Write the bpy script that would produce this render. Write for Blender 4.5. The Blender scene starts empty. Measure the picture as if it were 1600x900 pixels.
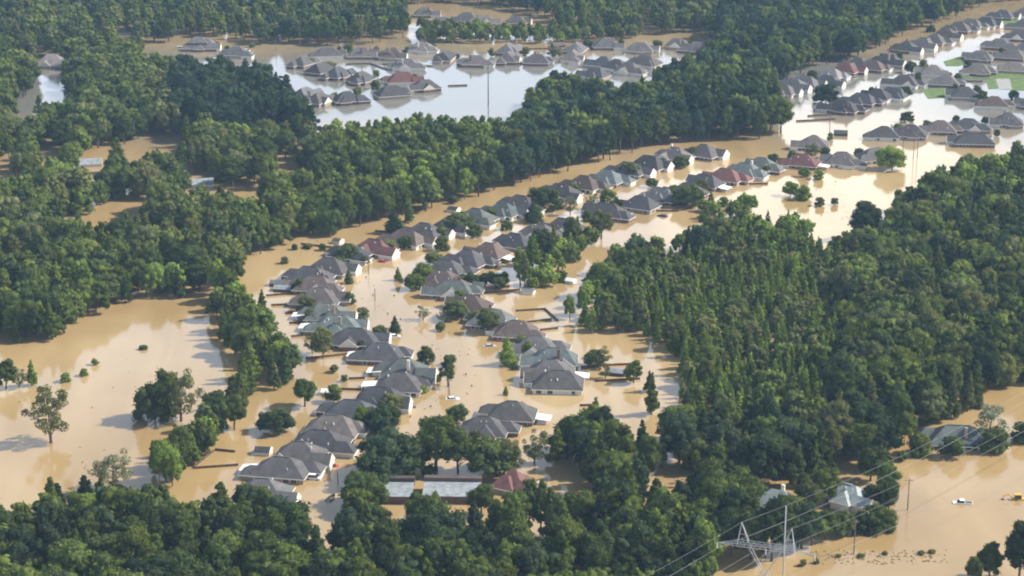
import bpy, math, random
import numpy as np
from mathutils import Vector, Matrix, noise as mnoise

R = math.radians
sc = bpy.context.scene
col = sc.collection

# ------------------------------------------------------------------ camera
CAM_H, FPX, YH = 237.0, 3200.0, 990.0
TH = math.atan(YH / FPX)
cam_d = bpy.data.cameras.new("camera")
cam_d.sensor_width = 36.0
cam_d.lens = 36.0 * FPX / 1600.0
cam_d.clip_start = 1.0
cam_d.clip_end = 12000.0
cam = bpy.data.objects.new("camera", cam_d)
cam.location = (0, 0, CAM_H)
cam.rotation_euler = (math.pi / 2 - TH, 0, 0)
col.objects.link(cam)
sc.camera = cam

# ------------------------------------------------------------------ sky and sun
SUN_EL, SUN_AZ = R(41), R(83)          # azimuth clockwise from +Y (the view direction)
w = bpy.data.worlds.new("World")
sc.world = w
w.use_nodes = True
nt = w.node_tree
nt.nodes.clear()
sky = nt.nodes.new("ShaderNodeTexSky")
sky.sky_type = 'NISHITA'
sky.sun_disc = False
sky.sun_elevation = SUN_EL
sky.sun_rotation = SUN_AZ
sky.altitude = 100
sky.dust_density = 1.6
tc = nt.nodes.new("ShaderNodeTexCoord")
mp = nt.nodes.new("ShaderNodeMapping")
mp.inputs["Scale"].default_value = (1.0, 1.0, 2.6)
mp.inputs["Location"].default_value = (0.35, 0.2, 0.0)
cn = nt.nodes.new("ShaderNodeTexNoise")
cn.inputs["Scale"].default_value = 3.2
cn.inputs["Detail"].default_value = 5
cr = nt.nodes.new("ShaderNodeValToRGB")
cr.color_ramp.elements[0].position = 0.44
cr.color_ramp.elements[0].color = (0, 0, 0, 1)
cr.color_ramp.elements[1].position = 0.60
cr.color_ramp.elements[1].color = (1, 1, 1, 1)
cm = nt.nodes.new("ShaderNodeMixRGB")
cm.inputs["Color2"].default_value = (17.3, 19.2, 22.4, 1)
bg = nt.nodes.new("ShaderNodeBackground")
bg.inputs["Strength"].default_value = 0.085
wo = nt.nodes.new("ShaderNodeOutputWorld")
L_ = nt.links.new
L_(tc.outputs["Generated"], mp.inputs["Vector"])
L_(mp.outputs[0], cn.inputs["Vector"])
L_(cn.outputs["Fac"], cr.inputs[0])
# the clouds bank up low round the horizon; overhead the sky is clear
sz = nt.nodes.new("ShaderNodeSeparateXYZ")
lowc = nt.nodes.new("ShaderNodeMapRange"); lowc.interpolation_type = 'SMOOTHSTEP'
lowc.inputs["From Min"].default_value = math.sin(R(38))
lowc.inputs["From Max"].default_value = math.sin(R(24))
hz_ = nt.nodes.new("ShaderNodeMapRange"); hz_.interpolation_type = 'SMOOTHSTEP'
hz_.inputs["From Min"].default_value = math.sin(R(34))
hz_.inputs["From Max"].default_value = math.sin(R(10))
hz_.inputs["To Max"].default_value = 0.62
mxx = nt.nodes.new("ShaderNodeMath"); mxx.operation = 'MAXIMUM'
mll = nt.nodes.new("ShaderNodeMath"); mll.operation = 'MULTIPLY'
L_(tc.outputs["Generated"], sz.inputs[0])
L_(sz.outputs["Z"], lowc.inputs["Value"]); L_(sz.outputs["Z"], hz_.inputs["Value"])
L_(cr.outputs[0], mxx.inputs[0]); L_(hz_.outputs[0], mxx.inputs[1])
L_(mxx.outputs[0], mll.inputs[0]); L_(lowc.outputs[0], mll.inputs[1])
L_(mll.outputs[0], cm.inputs["Fac"])
L_(sky.outputs[0], cm.inputs["Color1"])
# one tall sunlit cloud low in the sky ahead, to the right of the view
CLOUD_AZ, CLOUD_EL = R(8.6), R(14.3)
cdir = (math.sin(CLOUD_AZ) * math.cos(CLOUD_EL), math.cos(CLOUD_AZ) * math.cos(CLOUD_EL), math.sin(CLOUD_EL))
dt = nt.nodes.new("ShaderNodeVectorMath"); dt.operation = 'DOT_PRODUCT'
dt.inputs[1].default_value = cdir
cmr = nt.nodes.new("ShaderNodeMapRange")
cmr.interpolation_type = 'SMOOTHSTEP'
cmr.inputs["From Min"].default_value = math.cos(R(6.2))
cmr.inputs["From Max"].default_value = math.cos(R(2.0))
cm2 = nt.nodes.new("ShaderNodeMixRGB")
cm2.inputs["Color2"].default_value = (21, 20.2, 18.8, 1)
L_(tc.outputs["Generated"], dt.inputs[0])
L_(dt.outputs["Value"], cmr.inputs["Value"])
L_(cmr.outputs[0], cm2.inputs["Fac"])
L_(cm.outputs[0], cm2.inputs["Color1"])
L_(cm2.outputs[0], bg.inputs["Color"])
L_(bg.outputs[0], wo.inputs["Surface"])

sun_d = bpy.data.lights.new("sun", 'SUN')
sun_d.energy = 5.0
sun_d.angle = R(0.6)
sun_d.color = (1.0, 0.93, 0.82)
sun = bpy.data.objects.new("sun", sun_d)
sdir = Vector((math.sin(SUN_AZ) * math.cos(SUN_EL), math.cos(SUN_AZ) * math.cos(SUN_EL), math.sin(SUN_EL)))
sun.rotation_euler = sdir.to_track_quat('Z', 'Y').to_euler()
sun.location = (300, 400, 400)
col.objects.link(sun)

sc.view_settings.view_transform = 'Standard'
sc.view_settings.look = 'None'
sc.view_settings.gamma = 1.0
sc.view_settings.use_curve_mapping = False
sc.view_settings.exposure = 0.6
sc.render.engine = 'CYCLES'
cy = sc.cycles
cy.max_bounces = 5
cy.diffuse_bounces = 2
cy.glossy_bounces = 2
cy.transmission_bounces = 2
cy.volume_bounces = 0
cy.transparent_max_bounces = 4
cy.filter_width = 2.0
cy.use_denoising = True
HAZE = 0.000068

# ------------------------------------------------------------------ helpers
F_ = Vector((0, math.cos(TH), -math.sin(TH)))
U_ = Vector((0, math.sin(TH), math.cos(TH)))


def at(px, py, z=0.0):
    """world point at height z seen at pixel (px, py) of the 1600x900 photograph"""
    d = F_ + Vector(((px - 800) / FPX, 0, 0)) + U_ * ((450 - py) / FPX)
    t = (z - CAM_H) / d.z
    return Vector((0, 0, CAM_H)) + d * t


def pix(x, y, z):
    v = Vector((x, y, z - CAM_H))
    dep = v.dot(F_)
    return 800 + FPX * v.x / dep, 450 - FPX * v.dot(U_) / dep, dep


def inside(poly, x, y):
    c = False
    j = len(poly) - 1
    for i in range(len(poly)):
        xi, yi = poly[i]
        xj, yj = poly[j]
        if (yi > y) != (yj > y) and x < (xj - xi) * (y - yi) / (yj - yi) + xi:
            c = not c
        j = i
    return c


def tag(o, label=None, cat=None, group=None, kind=None):
    if label: o["label"] = label
    if cat: o["category"] = cat
    if group: o["group"] = group
    if kind: o["kind"] = kind
    return o


def empty(name, loc, yaw=0.0):
    o = bpy.data.objects.new(name, None)
    o.empty_display_size = 0.5
    o.location = loc
    o.rotation_euler = (0, 0, yaw)
    col.objects.link(o)
    return o


class MB:
    def __init__(s):
        s.v, s.f = [], []

    def add(s, vs, fs):
        n = len(s.v)
        s.v += [tuple(p) for p in vs]
        s.f += [tuple(i + n for i in f) for f in fs]

    def box(s, x0, x1, y0, y1, z0, z1):
        s.add([(x0, y0, z0), (x1, y0, z0), (x1, y1, z0), (x0, y1, z0), (x0, y0, z1), (x1, y0, z1), (x1, y1, z1), (x0, y1, z1)],
              [(0, 3, 2, 1), (4, 5, 6, 7), (0, 1, 5, 4), (1, 2, 6, 5), (2, 3, 7, 6), (3, 0, 4, 7)])

    def tube(s, pts, rad, n=6, cap=True):
        """a tapered tube along pts"""
        rings = []
        k0 = len(s.v)
        for i, p in enumerate(pts):
            p = Vector(p)
            a = Vector(pts[max(i - 1, 0)])
            b = Vector(pts[min(i + 1, len(pts) - 1)])
            d = (b - a)
            d = d.normalized() if d.length > 1e-6 else Vector((0, 0, 1))
            e1 = d.cross(Vector((0, 0, 1)) if abs(d.z) < 0.9 else Vector((1, 0, 0))).normalized()
            e2 = d.cross(e1)
            r = rad[i] if isinstance(rad, (list, tuple)) else rad
            for k in range(n):
                t = 2 * math.pi * k / n
                s.v.append(tuple(p + e1 * (r * math.cos(t)) + e2 * (r * math.sin(t))))
        for i in range(len(pts) - 1):
            for k in range(n):
                a = k0 + i * n + k
                b = k0 + i * n + (k + 1) % n
                s.f.append((a, b, b + n, a + n))
        if cap:
            s.f.append(tuple(k0 + k for k in range(n))[::-1])
            s.f.append(tuple(k0 + (len(pts) - 1) * n + k for k in range(n)))

    def prof(s, pts, y0, y1):
        """a profile in xz pulled along y"""
        n = len(pts)
        s.add([(x, y0, z) for x, z in pts] + [(x, y1, z) for x, z in pts],
              [tuple(range(n))] + [tuple(range(2 * n - 1, n - 1, -1))] + [(i, i + n, (i + 1) % n + n, (i + 1) % n) for i in range(n)])

    def mesh(s, name, mat, smooth=False):
        me = bpy.data.meshes.new(name)
        me.from_pydata(s.v, [], s.f)
        if mat: me.materials.append(mat)
        if smooth:
            me.polygons.foreach_set("use_smooth", [True] * len(me.polygons))
        me.update()
        return me

    def build(s, name, mat, parent=None, smooth=False):
        o = bpy.data.objects.new(name, s.mesh(name, mat, smooth))
        if parent: o.parent = parent
        col.objects.link(o)
        return o


# ------------------------------------------------------------------ materials
def new_mat(name):
    m = bpy.data.materials.new(name)
    m.use_nodes = True
    n = m.node_tree
    n.nodes.clear()
    out = n.nodes.new("ShaderNodeOutputMaterial")
    return m, n, out


def ramp(n, a, b, p0=0.3, p1=0.7):
    r = n.nodes.new("ShaderNodeValToRGB")
    r.color_ramp.elements[0].position = p0
    r.color_ramp.elements[1].position = p1
    r.color_ramp.elements[0].color = (*a, 1)
    r.color_ramp.elements[1].color = (*b, 1)
    return r


def noisy(name, c, var=0.25, scale=0.6, rough=0.8, stretch=(1, 1, 1), bump=0.0, spec=0.3):
    """a plain procedural surface: colour varied by two noises"""
    m, n, out = new_mat(name)
    tc = n.nodes.new("ShaderNodeTexCoord")
    mp = n.nodes.new("ShaderNodeMapping")
    mp.inputs["Scale"].default_value = stretch
    a = n.nodes.new("ShaderNodeTexNoise")
    a.inputs["Scale"].default_value = scale
    a.inputs["Detail"].default_value = 4
    r = ramp(n, [x * (1 - var) for x in c], [min(1, x * (1 + var)) for x in c])
    p = n.nodes.new("ShaderNodeBsdfPrincipled")
    p.inputs["Roughness"].default_value = rough
    p.inputs["Specular IOR Level"].default_value = spec
    n.links.new(tc.outputs["Object"], mp.inputs[0])
    n.links.new(mp.outputs[0], a.inputs["Vector"])
    n.links.new(a.outputs["Fac"], r.inputs[0])
    n.links.new(r.outputs[0], p.inputs["Base Color"])
    if bump:
        b = n.nodes.new("ShaderNodeBump")
        b.inputs["Strength"].default_value = bump
        n.links.new(a.outputs["Fac"], b.inputs["Height"])
        n.links.new(b.outputs[0], p.inputs["Normal"])
    n.links.new(p.outputs[0], out.inputs[0])
    return m


def roof_mat(name, c):
    """asphalt shingles: courses, mottling and faint run-off streaks"""
    m, n, out = new_mat(name)
    tc = n.nodes.new("ShaderNodeTexCoord")
    oi = n.nodes.new("ShaderNodeObjectInfo")
    a = n.nodes.new("ShaderNodeTexNoise")
    a.inputs["Scale"].default_value = 0.45
    a.inputs["Detail"].default_value = 5
    b = n.nodes.new("ShaderNodeTexNoise")
    b.inputs["Scale"].default_value = 5.0
    b.inputs["Detail"].default_value = 3
    wv = n.nodes.new("ShaderNodeTexWave")
    wv.bands_direction = 'Z'
    wv.inputs["Scale"].default_value = 1.6
    wv.inputs["Distortion"].default_value = 1.2
    add = n.nodes.new("ShaderNodeMath"); add.operation = 'ADD'
    add2 = n.nodes.new("ShaderNodeMath"); add2.operation = 'MULTIPLY_ADD'
    add2.inputs[1].default_value = 0.12
    hv = n.nodes.new("ShaderNodeMath"); hv.operation = 'MULTIPLY_ADD'
    hv.inputs[1].default_value = 0.5
    r = ramp(n, [x * 0.62 for x in c], [x * 1.4 for x in c], 0.25, 0.8)
    hs = n.nodes.new("ShaderNodeMath"); hs.operation = 'MULTIPLY_ADD'
    hs.inputs[1].default_value = 0.5
    hs.inputs[2].default_value = 0.72
    fr = n.nodes.new("ShaderNodeMath"); fr.operation = 'MULTIPLY'; fr.inputs[1].default_value = 7.31
    fr2 = n.nodes.new("ShaderNodeMath"); fr2.operation = 'FRACT'
    hue = n.nodes.new("ShaderNodeMixRGB")
    hue.inputs["Color1"].default_value = (1.08, .99, .92, 1)
    hue.inputs["Color2"].default_value = (.95, 1.0, 1.06, 1)
    vm = n.nodes.new("ShaderNodeVectorMath"); vm.operation = 'MULTIPLY'
    n.links.new(oi.outputs["Random"], fr.inputs[0]); n.links.new(fr.outputs[0], fr2.inputs[0]); n.links.new(fr2.outputs[0], hue.inputs["Fac"])
    mul = n.nodes.new("ShaderNodeVectorMath"); mul.operation = 'SCALE'
    p = n.nodes.new("ShaderNodeBsdfPrincipled")
    p.inputs["Roughness"].default_value = 0.78
    p.inputs["Specular IOR Level"].default_value = 0.35
    n.links.new(tc.outputs["Object"], a.inputs["Vector"])
    n.links.new(tc.outputs["Object"], b.inputs["Vector"])
    n.links.new(tc.outputs["Object"], wv.inputs["Vector"])
    n.links.new(b.outputs["Fac"], hv.inputs[0])
    n.links.new(a.outputs["Fac"], add.inputs[0])
    hv.inputs[2].default_value = -0.25
    n.links.new(hv.outputs[0], add.inputs[1])
    n.links.new(wv.outputs["Fac"], add2.inputs[0])
    n.links.new(add.outputs[0], add2.inputs[2])
    n.links.new(add2.outputs[0], r.inputs[0])
    n.links.new(oi.outputs["Random"], hs.inputs[0])
    n.links.new(r.outputs[0], mul.inputs[0])
    n.links.new(hs.outputs[0], mul.inputs["Scale"])
    n.links.new(mul.outputs[0], vm.inputs[0]); n.links.new(hue.outputs[0], vm.inputs[1]); n.links.new(vm.outputs[0], p.inputs["Base Color"])
    n.links.new(p.outputs[0], out.inputs[0])
    return m


def brick_mat(name, c1, c2, mortar):
    m, n, out = new_mat(name)
    tc = n.nodes.new("ShaderNodeTexCoord")
    sep = n.nodes.new("ShaderNodeSeparateXYZ")
    ad = n.nodes.new("ShaderNodeMath"); ad.operation = 'ADD'
    cmb = n.nodes.new("ShaderNodeCombineXYZ")
    b = n.nodes.new("ShaderNodeTexBrick")
    b.inputs["Scale"].default_value = 1.0
    b.inputs["Brick Width"].default_value = 0.4
    b.inputs["Row Height"].default_value = 0.12
    b.inputs["Mortar Size"].default_value = 0.012
    b.inputs["Color1"].default_value = (*c1, 1)
    b.inputs["Color2"].default_value = (*c2, 1)
    b.inputs["Mortar"].default_value = (*mortar, 1)
    nz = n.nodes.new("ShaderNodeTexNoise")
    nz.inputs["Scale"].default_value = 0.8
    mx = n.nodes.new("ShaderNodeMixRGB"); mx.blend_type = 'MULTIPLY'
    mx.inputs["Fac"].default_value = 0.5
    rr = ramp(n, (0.6, 0.6, 0.6), (1.2, 1.2, 1.2))
    p = n.nodes.new("ShaderNodeBsdfPrincipled")
    p.inputs["Roughness"].default_value = 0.85
    L = n.links.new
    L(tc.outputs["Object"], sep.inputs[0])
    L(sep.outputs["X"], ad.inputs[0]); L(sep.outputs["Y"], ad.inputs[1])
    L(ad.outputs[0], cmb.inputs["X"]); L(sep.outputs["Z"], cmb.inputs["Y"])
    L(cmb.outputs[0], b.inputs["Vector"])
    L(tc.outputs["Object"], nz.inputs["Vector"]); L(nz.outputs["Fac"], rr.inputs[0])
    L(b.outputs["Color"], mx.inputs["Color1"]); L(rr.outputs[0], mx.inputs["Color2"])
    L(mx.outputs[0], p.inputs["Base Color"]); L(p.outputs[0], out.inputs[0])
    return m


def foliage_mat(name, attr):
    m, n, out = new_mat(name)
    L = n.links.new
    if attr:
        ca = n.nodes.new("ShaderNodeAttribute"); ca.attribute_name = "leaf_colour"
        src = ca.outputs["Color"]
    else:
        oi = n.nodes.new("ShaderNodeObjectInfo")
        ta = n.nodes.new("ShaderNodeAttribute"); ta.attribute_name = "tint"
        mul = n.nodes.new("ShaderNodeVectorMath"); mul.operation = 'MULTIPLY'
        L(oi.outputs["Color"], mul.inputs[0]); L(ta.outputs["Color"], mul.inputs[1])
        src = mul.outputs[0]
    d = n.nodes.new("ShaderNodeBsdfDiffuse")
    t = n.nodes.new("ShaderNodeBsdfTranslucent")
    mx = n.nodes.new("ShaderNodeMixShader"); mx.inputs[0].default_value = 0.36
    L(src, d.inputs[0]); L(src, t.inputs[0])
    L(d.outputs[0], mx.inputs[1]); L(t.outputs[0], mx.inputs[2])
    L(mx.outputs[0], out.inputs[0])
    return m


def water_mat():
    """muddy flood water: silt colour under a rippled, reflecting surface"""
    m, n, out = new_mat("flood_water")
    L = n.links.new
    tc = n.nodes.new("ShaderNodeTexCoord")
    a = n.nodes.new("ShaderNodeTexNoise")
    a.inputs["Scale"].default_value = 0.012
    a.inputs["Detail"].default_value = 5
    a.inputs["Distortion"].default_value = 0.6
    r = ramp(n, (0.34, 0.233, 0.102), (0.41, 0.295, 0.148), 0.35, 0.68)
    stm = n.nodes.new("ShaderNodeMapping")
    stm.inputs["Scale"].default_value = (0.035, 0.006, 1)
    stm.inputs["Rotation"].default_value = (0, 0, 0.35)
    stn = n.nodes.new("ShaderNodeTexNoise")
    stn.inputs["Scale"].default_value = 1.0
    stn.inputs["Detail"].default_value = 6
    stn.inputs["Distortion"].default_value = 1.5
    str_ = ramp(n, (0.84, 0.83, 0.80), (1.10, 1.11, 1.14), 0.3, 0.7)
    stx = n.nodes.new("ShaderNodeMixRGB"); stx.blend_type = 'MULTIPLY'; stx.inputs["Fac"].default_value = 1.0
    L(tc.outputs["Object"], stm.inputs[0]); L(stm.outputs[0], stn.inputs["Vector"]); L(stn.outputs["Fac"], str_.inputs[0])
    L(r.outputs[0], stx.inputs["Color1"]); L(str_.outputs[0], stx.inputs["Color2"])
    # silt has settled out in the still pond and cove far off: clearer, greyer water there
    sp = n.nodes.new("ShaderNodeSeparateXYZ")
    ysum = n.nodes.new("ShaderNodeMath"); ysum.operation = 'MULTIPLY_ADD'
    ysum.inputs[1].default_value = 140.0
    clr = n.nodes.new("ShaderNodeMapRange")
    clr.interpolation_type = 'SMOOTHSTEP'
    clr.inputs["From Min"].default_value = 1040.0
    clr.inputs["From Max"].default_value = 1180.0
    far = n.nodes.new("ShaderNodeMapRange")
    far.interpolation_type = 'SMOOTHSTEP'
    far.inputs["From Min"].default_value = 1270.0
    far.inputs["From Max"].default_value = 1400.0
    far.inputs["To Min"].default_value = 1.0
    far.inputs["To Max"].default_value = 0.25
    cmul = n.nodes.new("ShaderNodeMath"); cmul.operation = 'MULTIPLY'
    silt = n.nodes.new("ShaderNodeMixRGB")
    silt.inputs["Color2"].default_value = (0.17, 0.165, 0.14, 1)
    L(tc.outputs["Object"], sp.inputs[0]); L(a.outputs["Fac"], ysum.inputs[0]); L(sp.outputs["Y"], ysum.inputs[2])
    L(ysum.outputs[0], clr.inputs["Value"]); L(ysum.outputs[0], far.inputs["Value"])
    L(clr.outputs[0], cmul.inputs[0]); L(far.outputs[0], cmul.inputs[1])
    L(cmul.outputs[0], silt.inputs["Fac"]); L(stx.outputs[0], silt.inputs["Color1"])
    b = n.nodes.new("ShaderNodeTexNoise")
    b.inputs["Scale"].default_value = 0.7
    b.inputs["Detail"].default_value = 3
    cst = n.nodes.new("ShaderNodeTexNoise")
    cst.inputs["Scale"].default_value = 0.02
    cst.inputs["Detail"].default_value = 3
    st = n.nodes.new("ShaderNodeMapRange")
    st.inputs["From Min"].default_value = 0.4
    st.inputs["From Max"].default_value = 0.62
    st.inputs["To Min"].default_value = 0.02
    st.inputs["To Max"].default_value = 0.16
    bp = n.nodes.new("ShaderNodeBump")
    bp.inputs["Distance"].default_value = 0.12
    p = n.nodes.new("ShaderNodeBsdfPrincipled")
    p.inputs["Roughness"].default_value = 0.09
    p.inputs["IOR"].default_value = 1.45
    L(tc.outputs["Object"], a.inputs["Vector"]); L(a.outputs["Fac"], r.inputs[0])
    L(tc.outputs["Object"], b.inputs["Vector"]); L(b.outputs["Fac"], bp.inputs["Height"])
    L(tc.outputs["Object"], cst.inputs["Vector"]); L(cst.outputs["Fac"], st.inputs["Value"])
    L(st.outputs[0], bp.inputs["Strength"])
    L(silt.outputs[0], p.inputs["Base Color"]); L(bp.outputs[0], p.inputs["Normal"])
    L(p.outputs[0], out.inputs[0])
    return m


M = {
    "grey": roof_mat("shingle_grey", (0.092, 0.088, 0.086)),
    "light": roof_mat("shingle_light_grey", (0.15, 0.143, 0.137)),
    "dark": roof_mat("shingle_dark_grey", (0.058, 0.057, 0.061)),
    "green": roof_mat("shingle_green_grey", (0.094, 0.108, 0.102)),
    "brown": roof_mat("shingle_brown", (0.095, 0.074, 0.066)),
    "red": roof_mat("shingle_red_brown", (0.135, 0.062, 0.055)),
    "tin": noisy("pale_tin_roof", (0.29, 0.325, 0.32), 0.18, 0.4, 0.6),
    "white": noisy("white_metal", (0.78, 0.78, 0.76), 0.06, 0.5, 0.45),
    "bluewhite": noisy("pale_blue_metal", (0.24, 0.27, 0.285), 0.3, 0.5, 0.8),
    "brick": brick_mat("red_brick", (0.20, 0.085, 0.062), (0.15, 0.06, 0.048), (0.24, 0.21, 0.18)),
    "tanbrick": brick_mat("tan_brick", (0.40, 0.29, 0.21), (0.32, 0.22, 0.16), (0.40, 0.36, 0.30)),
    "siding": noisy("cream_siding", (0.68, 0.63, 0.55), 0.08, 0.7, 0.6),
    "trim": noisy("white_trim", (0.78, 0.76, 0.72), 0.06, 0.8, 0.5),
    "garage": noisy("garage_door_paint", (0.76, 0.74, 0.70), 0.05, 0.6, 0.5),
    "glass": noisy("window_glass", (0.03, 0.035, 0.04), 0.2, 0.5, 0.08, spec=0.6),
    "door": noisy("dark_door_paint", (0.09, 0.05, 0.04), 0.15, 0.8, 0.5),
    "wood": noisy("weathered_fence_wood", (0.12, 0.075, 0.055), 0.35, 1.2, 0.85, (1, 1, 0.2)),
    "pole": noisy("pole_wood", (0.16, 0.125, 0.10), 0.3, 1.5, 0.85, (4, 4, 0.3)),
    "steel": noisy("galvanised_steel", (0.38, 0.39, 0.39), 0.12, 1.0, 0.45),
    "cable": noisy("aluminium_cable", (0.22, 0.22, 0.21), 0.1, 1.0, 0.5),
    "bark": noisy("bark", (0.105, 0.08, 0.06), 0.35, 2.0, 0.9, (1, 1, 0.25), 0.4),
    "tyre": noisy("tyre_rubber", (0.02, 0.02, 0.02), 0.2, 2.0, 0.8),
    "carwhite": noisy("car_paint_white", (0.78, 0.78, 0.77), 0.03, 0.6, 0.25, spec=0.5),
    "carred": noisy("car_paint_red", (0.45, 0.05, 0.03), 0.06, 0.6, 0.25, spec=0.5),
    "cardark": noisy("car_paint_dark", (0.035, 0.035, 0.04), 0.1, 0.6, 0.25, spec=0.5),
    "carsilver": noisy("car_paint_silver", (0.42, 0.43, 0.44), 0.06, 0.6, 0.3, spec=0.5),
    "yellow": noisy("machine_yellow", (0.62, 0.36, 0.05), 0.12, 0.8, 0.45),
    "foliage": foliage_mat("foliage", False),
    "wood_mass": foliage_mat("foliage_of_the_wood", True),
    "lawn": noisy("lawn_grass", (0.10, 0.155, 0.04), 0.35, 0.25, 0.9),
    "weed": noisy("drifting_weed", (0.10, 0.105, 0.045), 0.4, 0.3, 0.9),
    "tarp": noisy("blue_tarp", (0.16, 0.26, 0.42), 0.15, 0.8, 0.5),
    "soil": noisy("drowned_soil", (0.16, 0.12, 0.08), 0.3, 0.05, 0.9),
    "street": noisy("wet_concrete", (0.30, 0.29, 0.27), 0.15, 0.4, 0.7),
}

# ------------------------------------------------------------------ ground, water, lawns
GZ = -1.5
g = MB(); g.add([(-6000, -500, GZ), (6000, -500, GZ), (6000, 9000, GZ), (-6000, 9000, GZ)], [(0, 1, 2, 3)])
tag(g.build("ground", M["soil"]), kind="structure")
g = MB(); g.add([(-6000, -500, 0), (6000, -500, 0), (6000, 9000, 0), (-6000, 9000, 0)], [(0, 1, 2, 3)])
tag(g.build("water", water_mat()), kind="structure")
LAWNS = [
    [(1502, 116), (1540, 112), (1600, 112), (1640, 116), (1640, 122), (1560, 123), (1505, 122)],
    [(1540, 126), (1556, 124), (1560, 138), (1545, 139)],
    [(1578, 124), (1640, 124), (1640, 142), (1582, 141)],
    [(1474, 96), (1500, 88), (1512, 92), (1500, 103), (1478, 103)],
    [(1440, 140), (1480, 136), (1488, 152), (1450, 154)],
    [(1562, 32), (1600, 28), (1640, 30), (1640, 36), (1570, 38)],
]
for poly in LAWNS:
    g = MB()
    pts = [at(x, y, 0.12) for x, y in poly]
    n_ = len(pts)
    g.add([(p.x, p.y, 0.12) for p in pts] + [(p.x, p.y, GZ + .01) for p in pts],
          [tuple(range(n_))[::-1]] + [(i, (i + 1) % n_, (i + 1) % n_ + n_, i + n_) for i in range(n_)])
    tag(g.build("lawn", M["lawn"]), kind="structure")
g = MB()
pts = [at(x, y, 0.124) for x, y in [(1557, 123), (1578, 123), (1581, 140), (1561, 139)]]
g.add([tuple(p) for p in pts], [(0, 1, 2, 3)])
tag(g.build("driveway", M["street"]), kind="structure")

# ------------------------------------------------------------------ houses
def roof_block(mb, cx, cy, l, wd, axis, h0, h1, eave, pitch, over=0.45, t=0.16):
    """hip (h=wd/2) or gable (h=0) roof over a block; returns ridge height. Ends 0 = minus side, 1 = plus side."""
    hl, hw = l / 2 + over, wd / 2 + over
    e0 = h0 + over if h0 else 0.0
    e1 = h1 + over if h1 else 0.0
    a0 = -hl if h0 else -l / 2
    a1 = hl if h1 else l / 2
    rz = eave + hw * pitch
    P = [(a0, -hw, eave), (a1, -hw, eave), (a1, hw, eave), (a0, hw, eave),
         (a0, -hw, eave - t), (a1, -hw, eave - t), (a1, hw, eave - t), (a0, hw, eave - t),
         (a0 + e0 * 1.0, 0, rz), (a1 - e1 * 1.0, 0, rz)]
    if axis == 'y':
        P = [(-y, x, z) for x, y, z in P]
    P = [(x + cx, y + cy, z) for x, y, z in P]
    mb.add(P, [(7, 6, 5, 4), (0, 1, 9, 8), (2, 3, 8, 9), (1, 2, 9), (3, 0, 8), (0, 4, 5, 1), (1, 5, 6, 2), (2, 6, 7, 3), (3, 7, 4, 0)])
    return rz


def fascia_block(mb, cx, cy, l, wd, axis, h0, h1, eave, over=0.45):
    hl0 = l / 2 + (over if h0 else 0)
    hl1 = l / 2 + (over if h1 else 0)
    hw = wd / 2 + over
    z0, z1 = eave - 0.26, eave - 0.02
    th = 0.07
    def bx(x0, x1, y0, y1):
        if axis == 'y':
            x0, x1, y0, y1 = -y1, -y0, x0, x1
        mb.box(x0 + cx, x1 + cx, y0 + cy, y1 + cy, z0, z1)
    bx(-hl0 - th, hl1 + th, -hw - th, -hw - 0.004)
    bx(-hl0 - th, hl1 + th, hw + 0.004, hw + th)
    bx(-hl0 - th, -hl0 - 0.004, -hw + 0.003, hw - 0.003)
    bx(hl1 + 0.004, hl1 + th, -hw + 0.003, hw - 0.003)


def gable_panel(mb, cx, cy, l, wd, axis, end, eave, pitch, over=0.45):
    hw = wd / 2 + over + 0.05
    x0 = end * (l / 2 + 0.004)
    x1 = end * (l / 2 + 0.14)
    rz = eave + hw * pitch + 0.04
    P = [(x0, -hw, eave - 0.2), (x0, hw, eave - 0.2), (x0, hw, eave), (x0, 0, rz), (x0, -hw, eave)]
    P += [(x1, y, z) for _, y, z in P]
    if axis == 'y':
        P = [(-y, x, z) for x, y, z in P]
    P = [(x + cx, y + cy, z) for x, y, z in P]
    mb.add(P, [(0, 1, 2, 3, 4), (9, 8, 7, 6, 5)] + [(i, i + 5, (i + 1) % 5 + 5, (i + 1) % 5) for i in range(5)])


def window_on(parent, x, y, nx, ny, wd=1.3, z0=0.25, z1=1.35):
    """a window standing proud of a wall whose outward normal is (nx, ny)"""
    f = MB()
    def slab(mb, hw, a, b, za, zb):
        if abs(nx) > 0.5:
            xa, xb = sorted((x + nx * a, x + nx * b))
            mb.box(xa, xb, y - hw, y + hw, za, zb)
        else:
            ya, yb = sorted((y + ny * a, y + ny * b))
            mb.box(x - hw, x + hw, ya, yb, za, zb)
    slab(f, wd / 2 + 0.1, 0.003, 0.06, z0 - 0.1, z1 + 0.1)
    fo = f.build("window", M["trim"], parent)
    p = MB()
    slab(p, wd / 2, 0.062, 0.085, z0, z1)
    p.build("pane", M["glass"], fo)


HOUSES = []   # (world x, y, pixel x, pixel y, half width in px)


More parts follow.
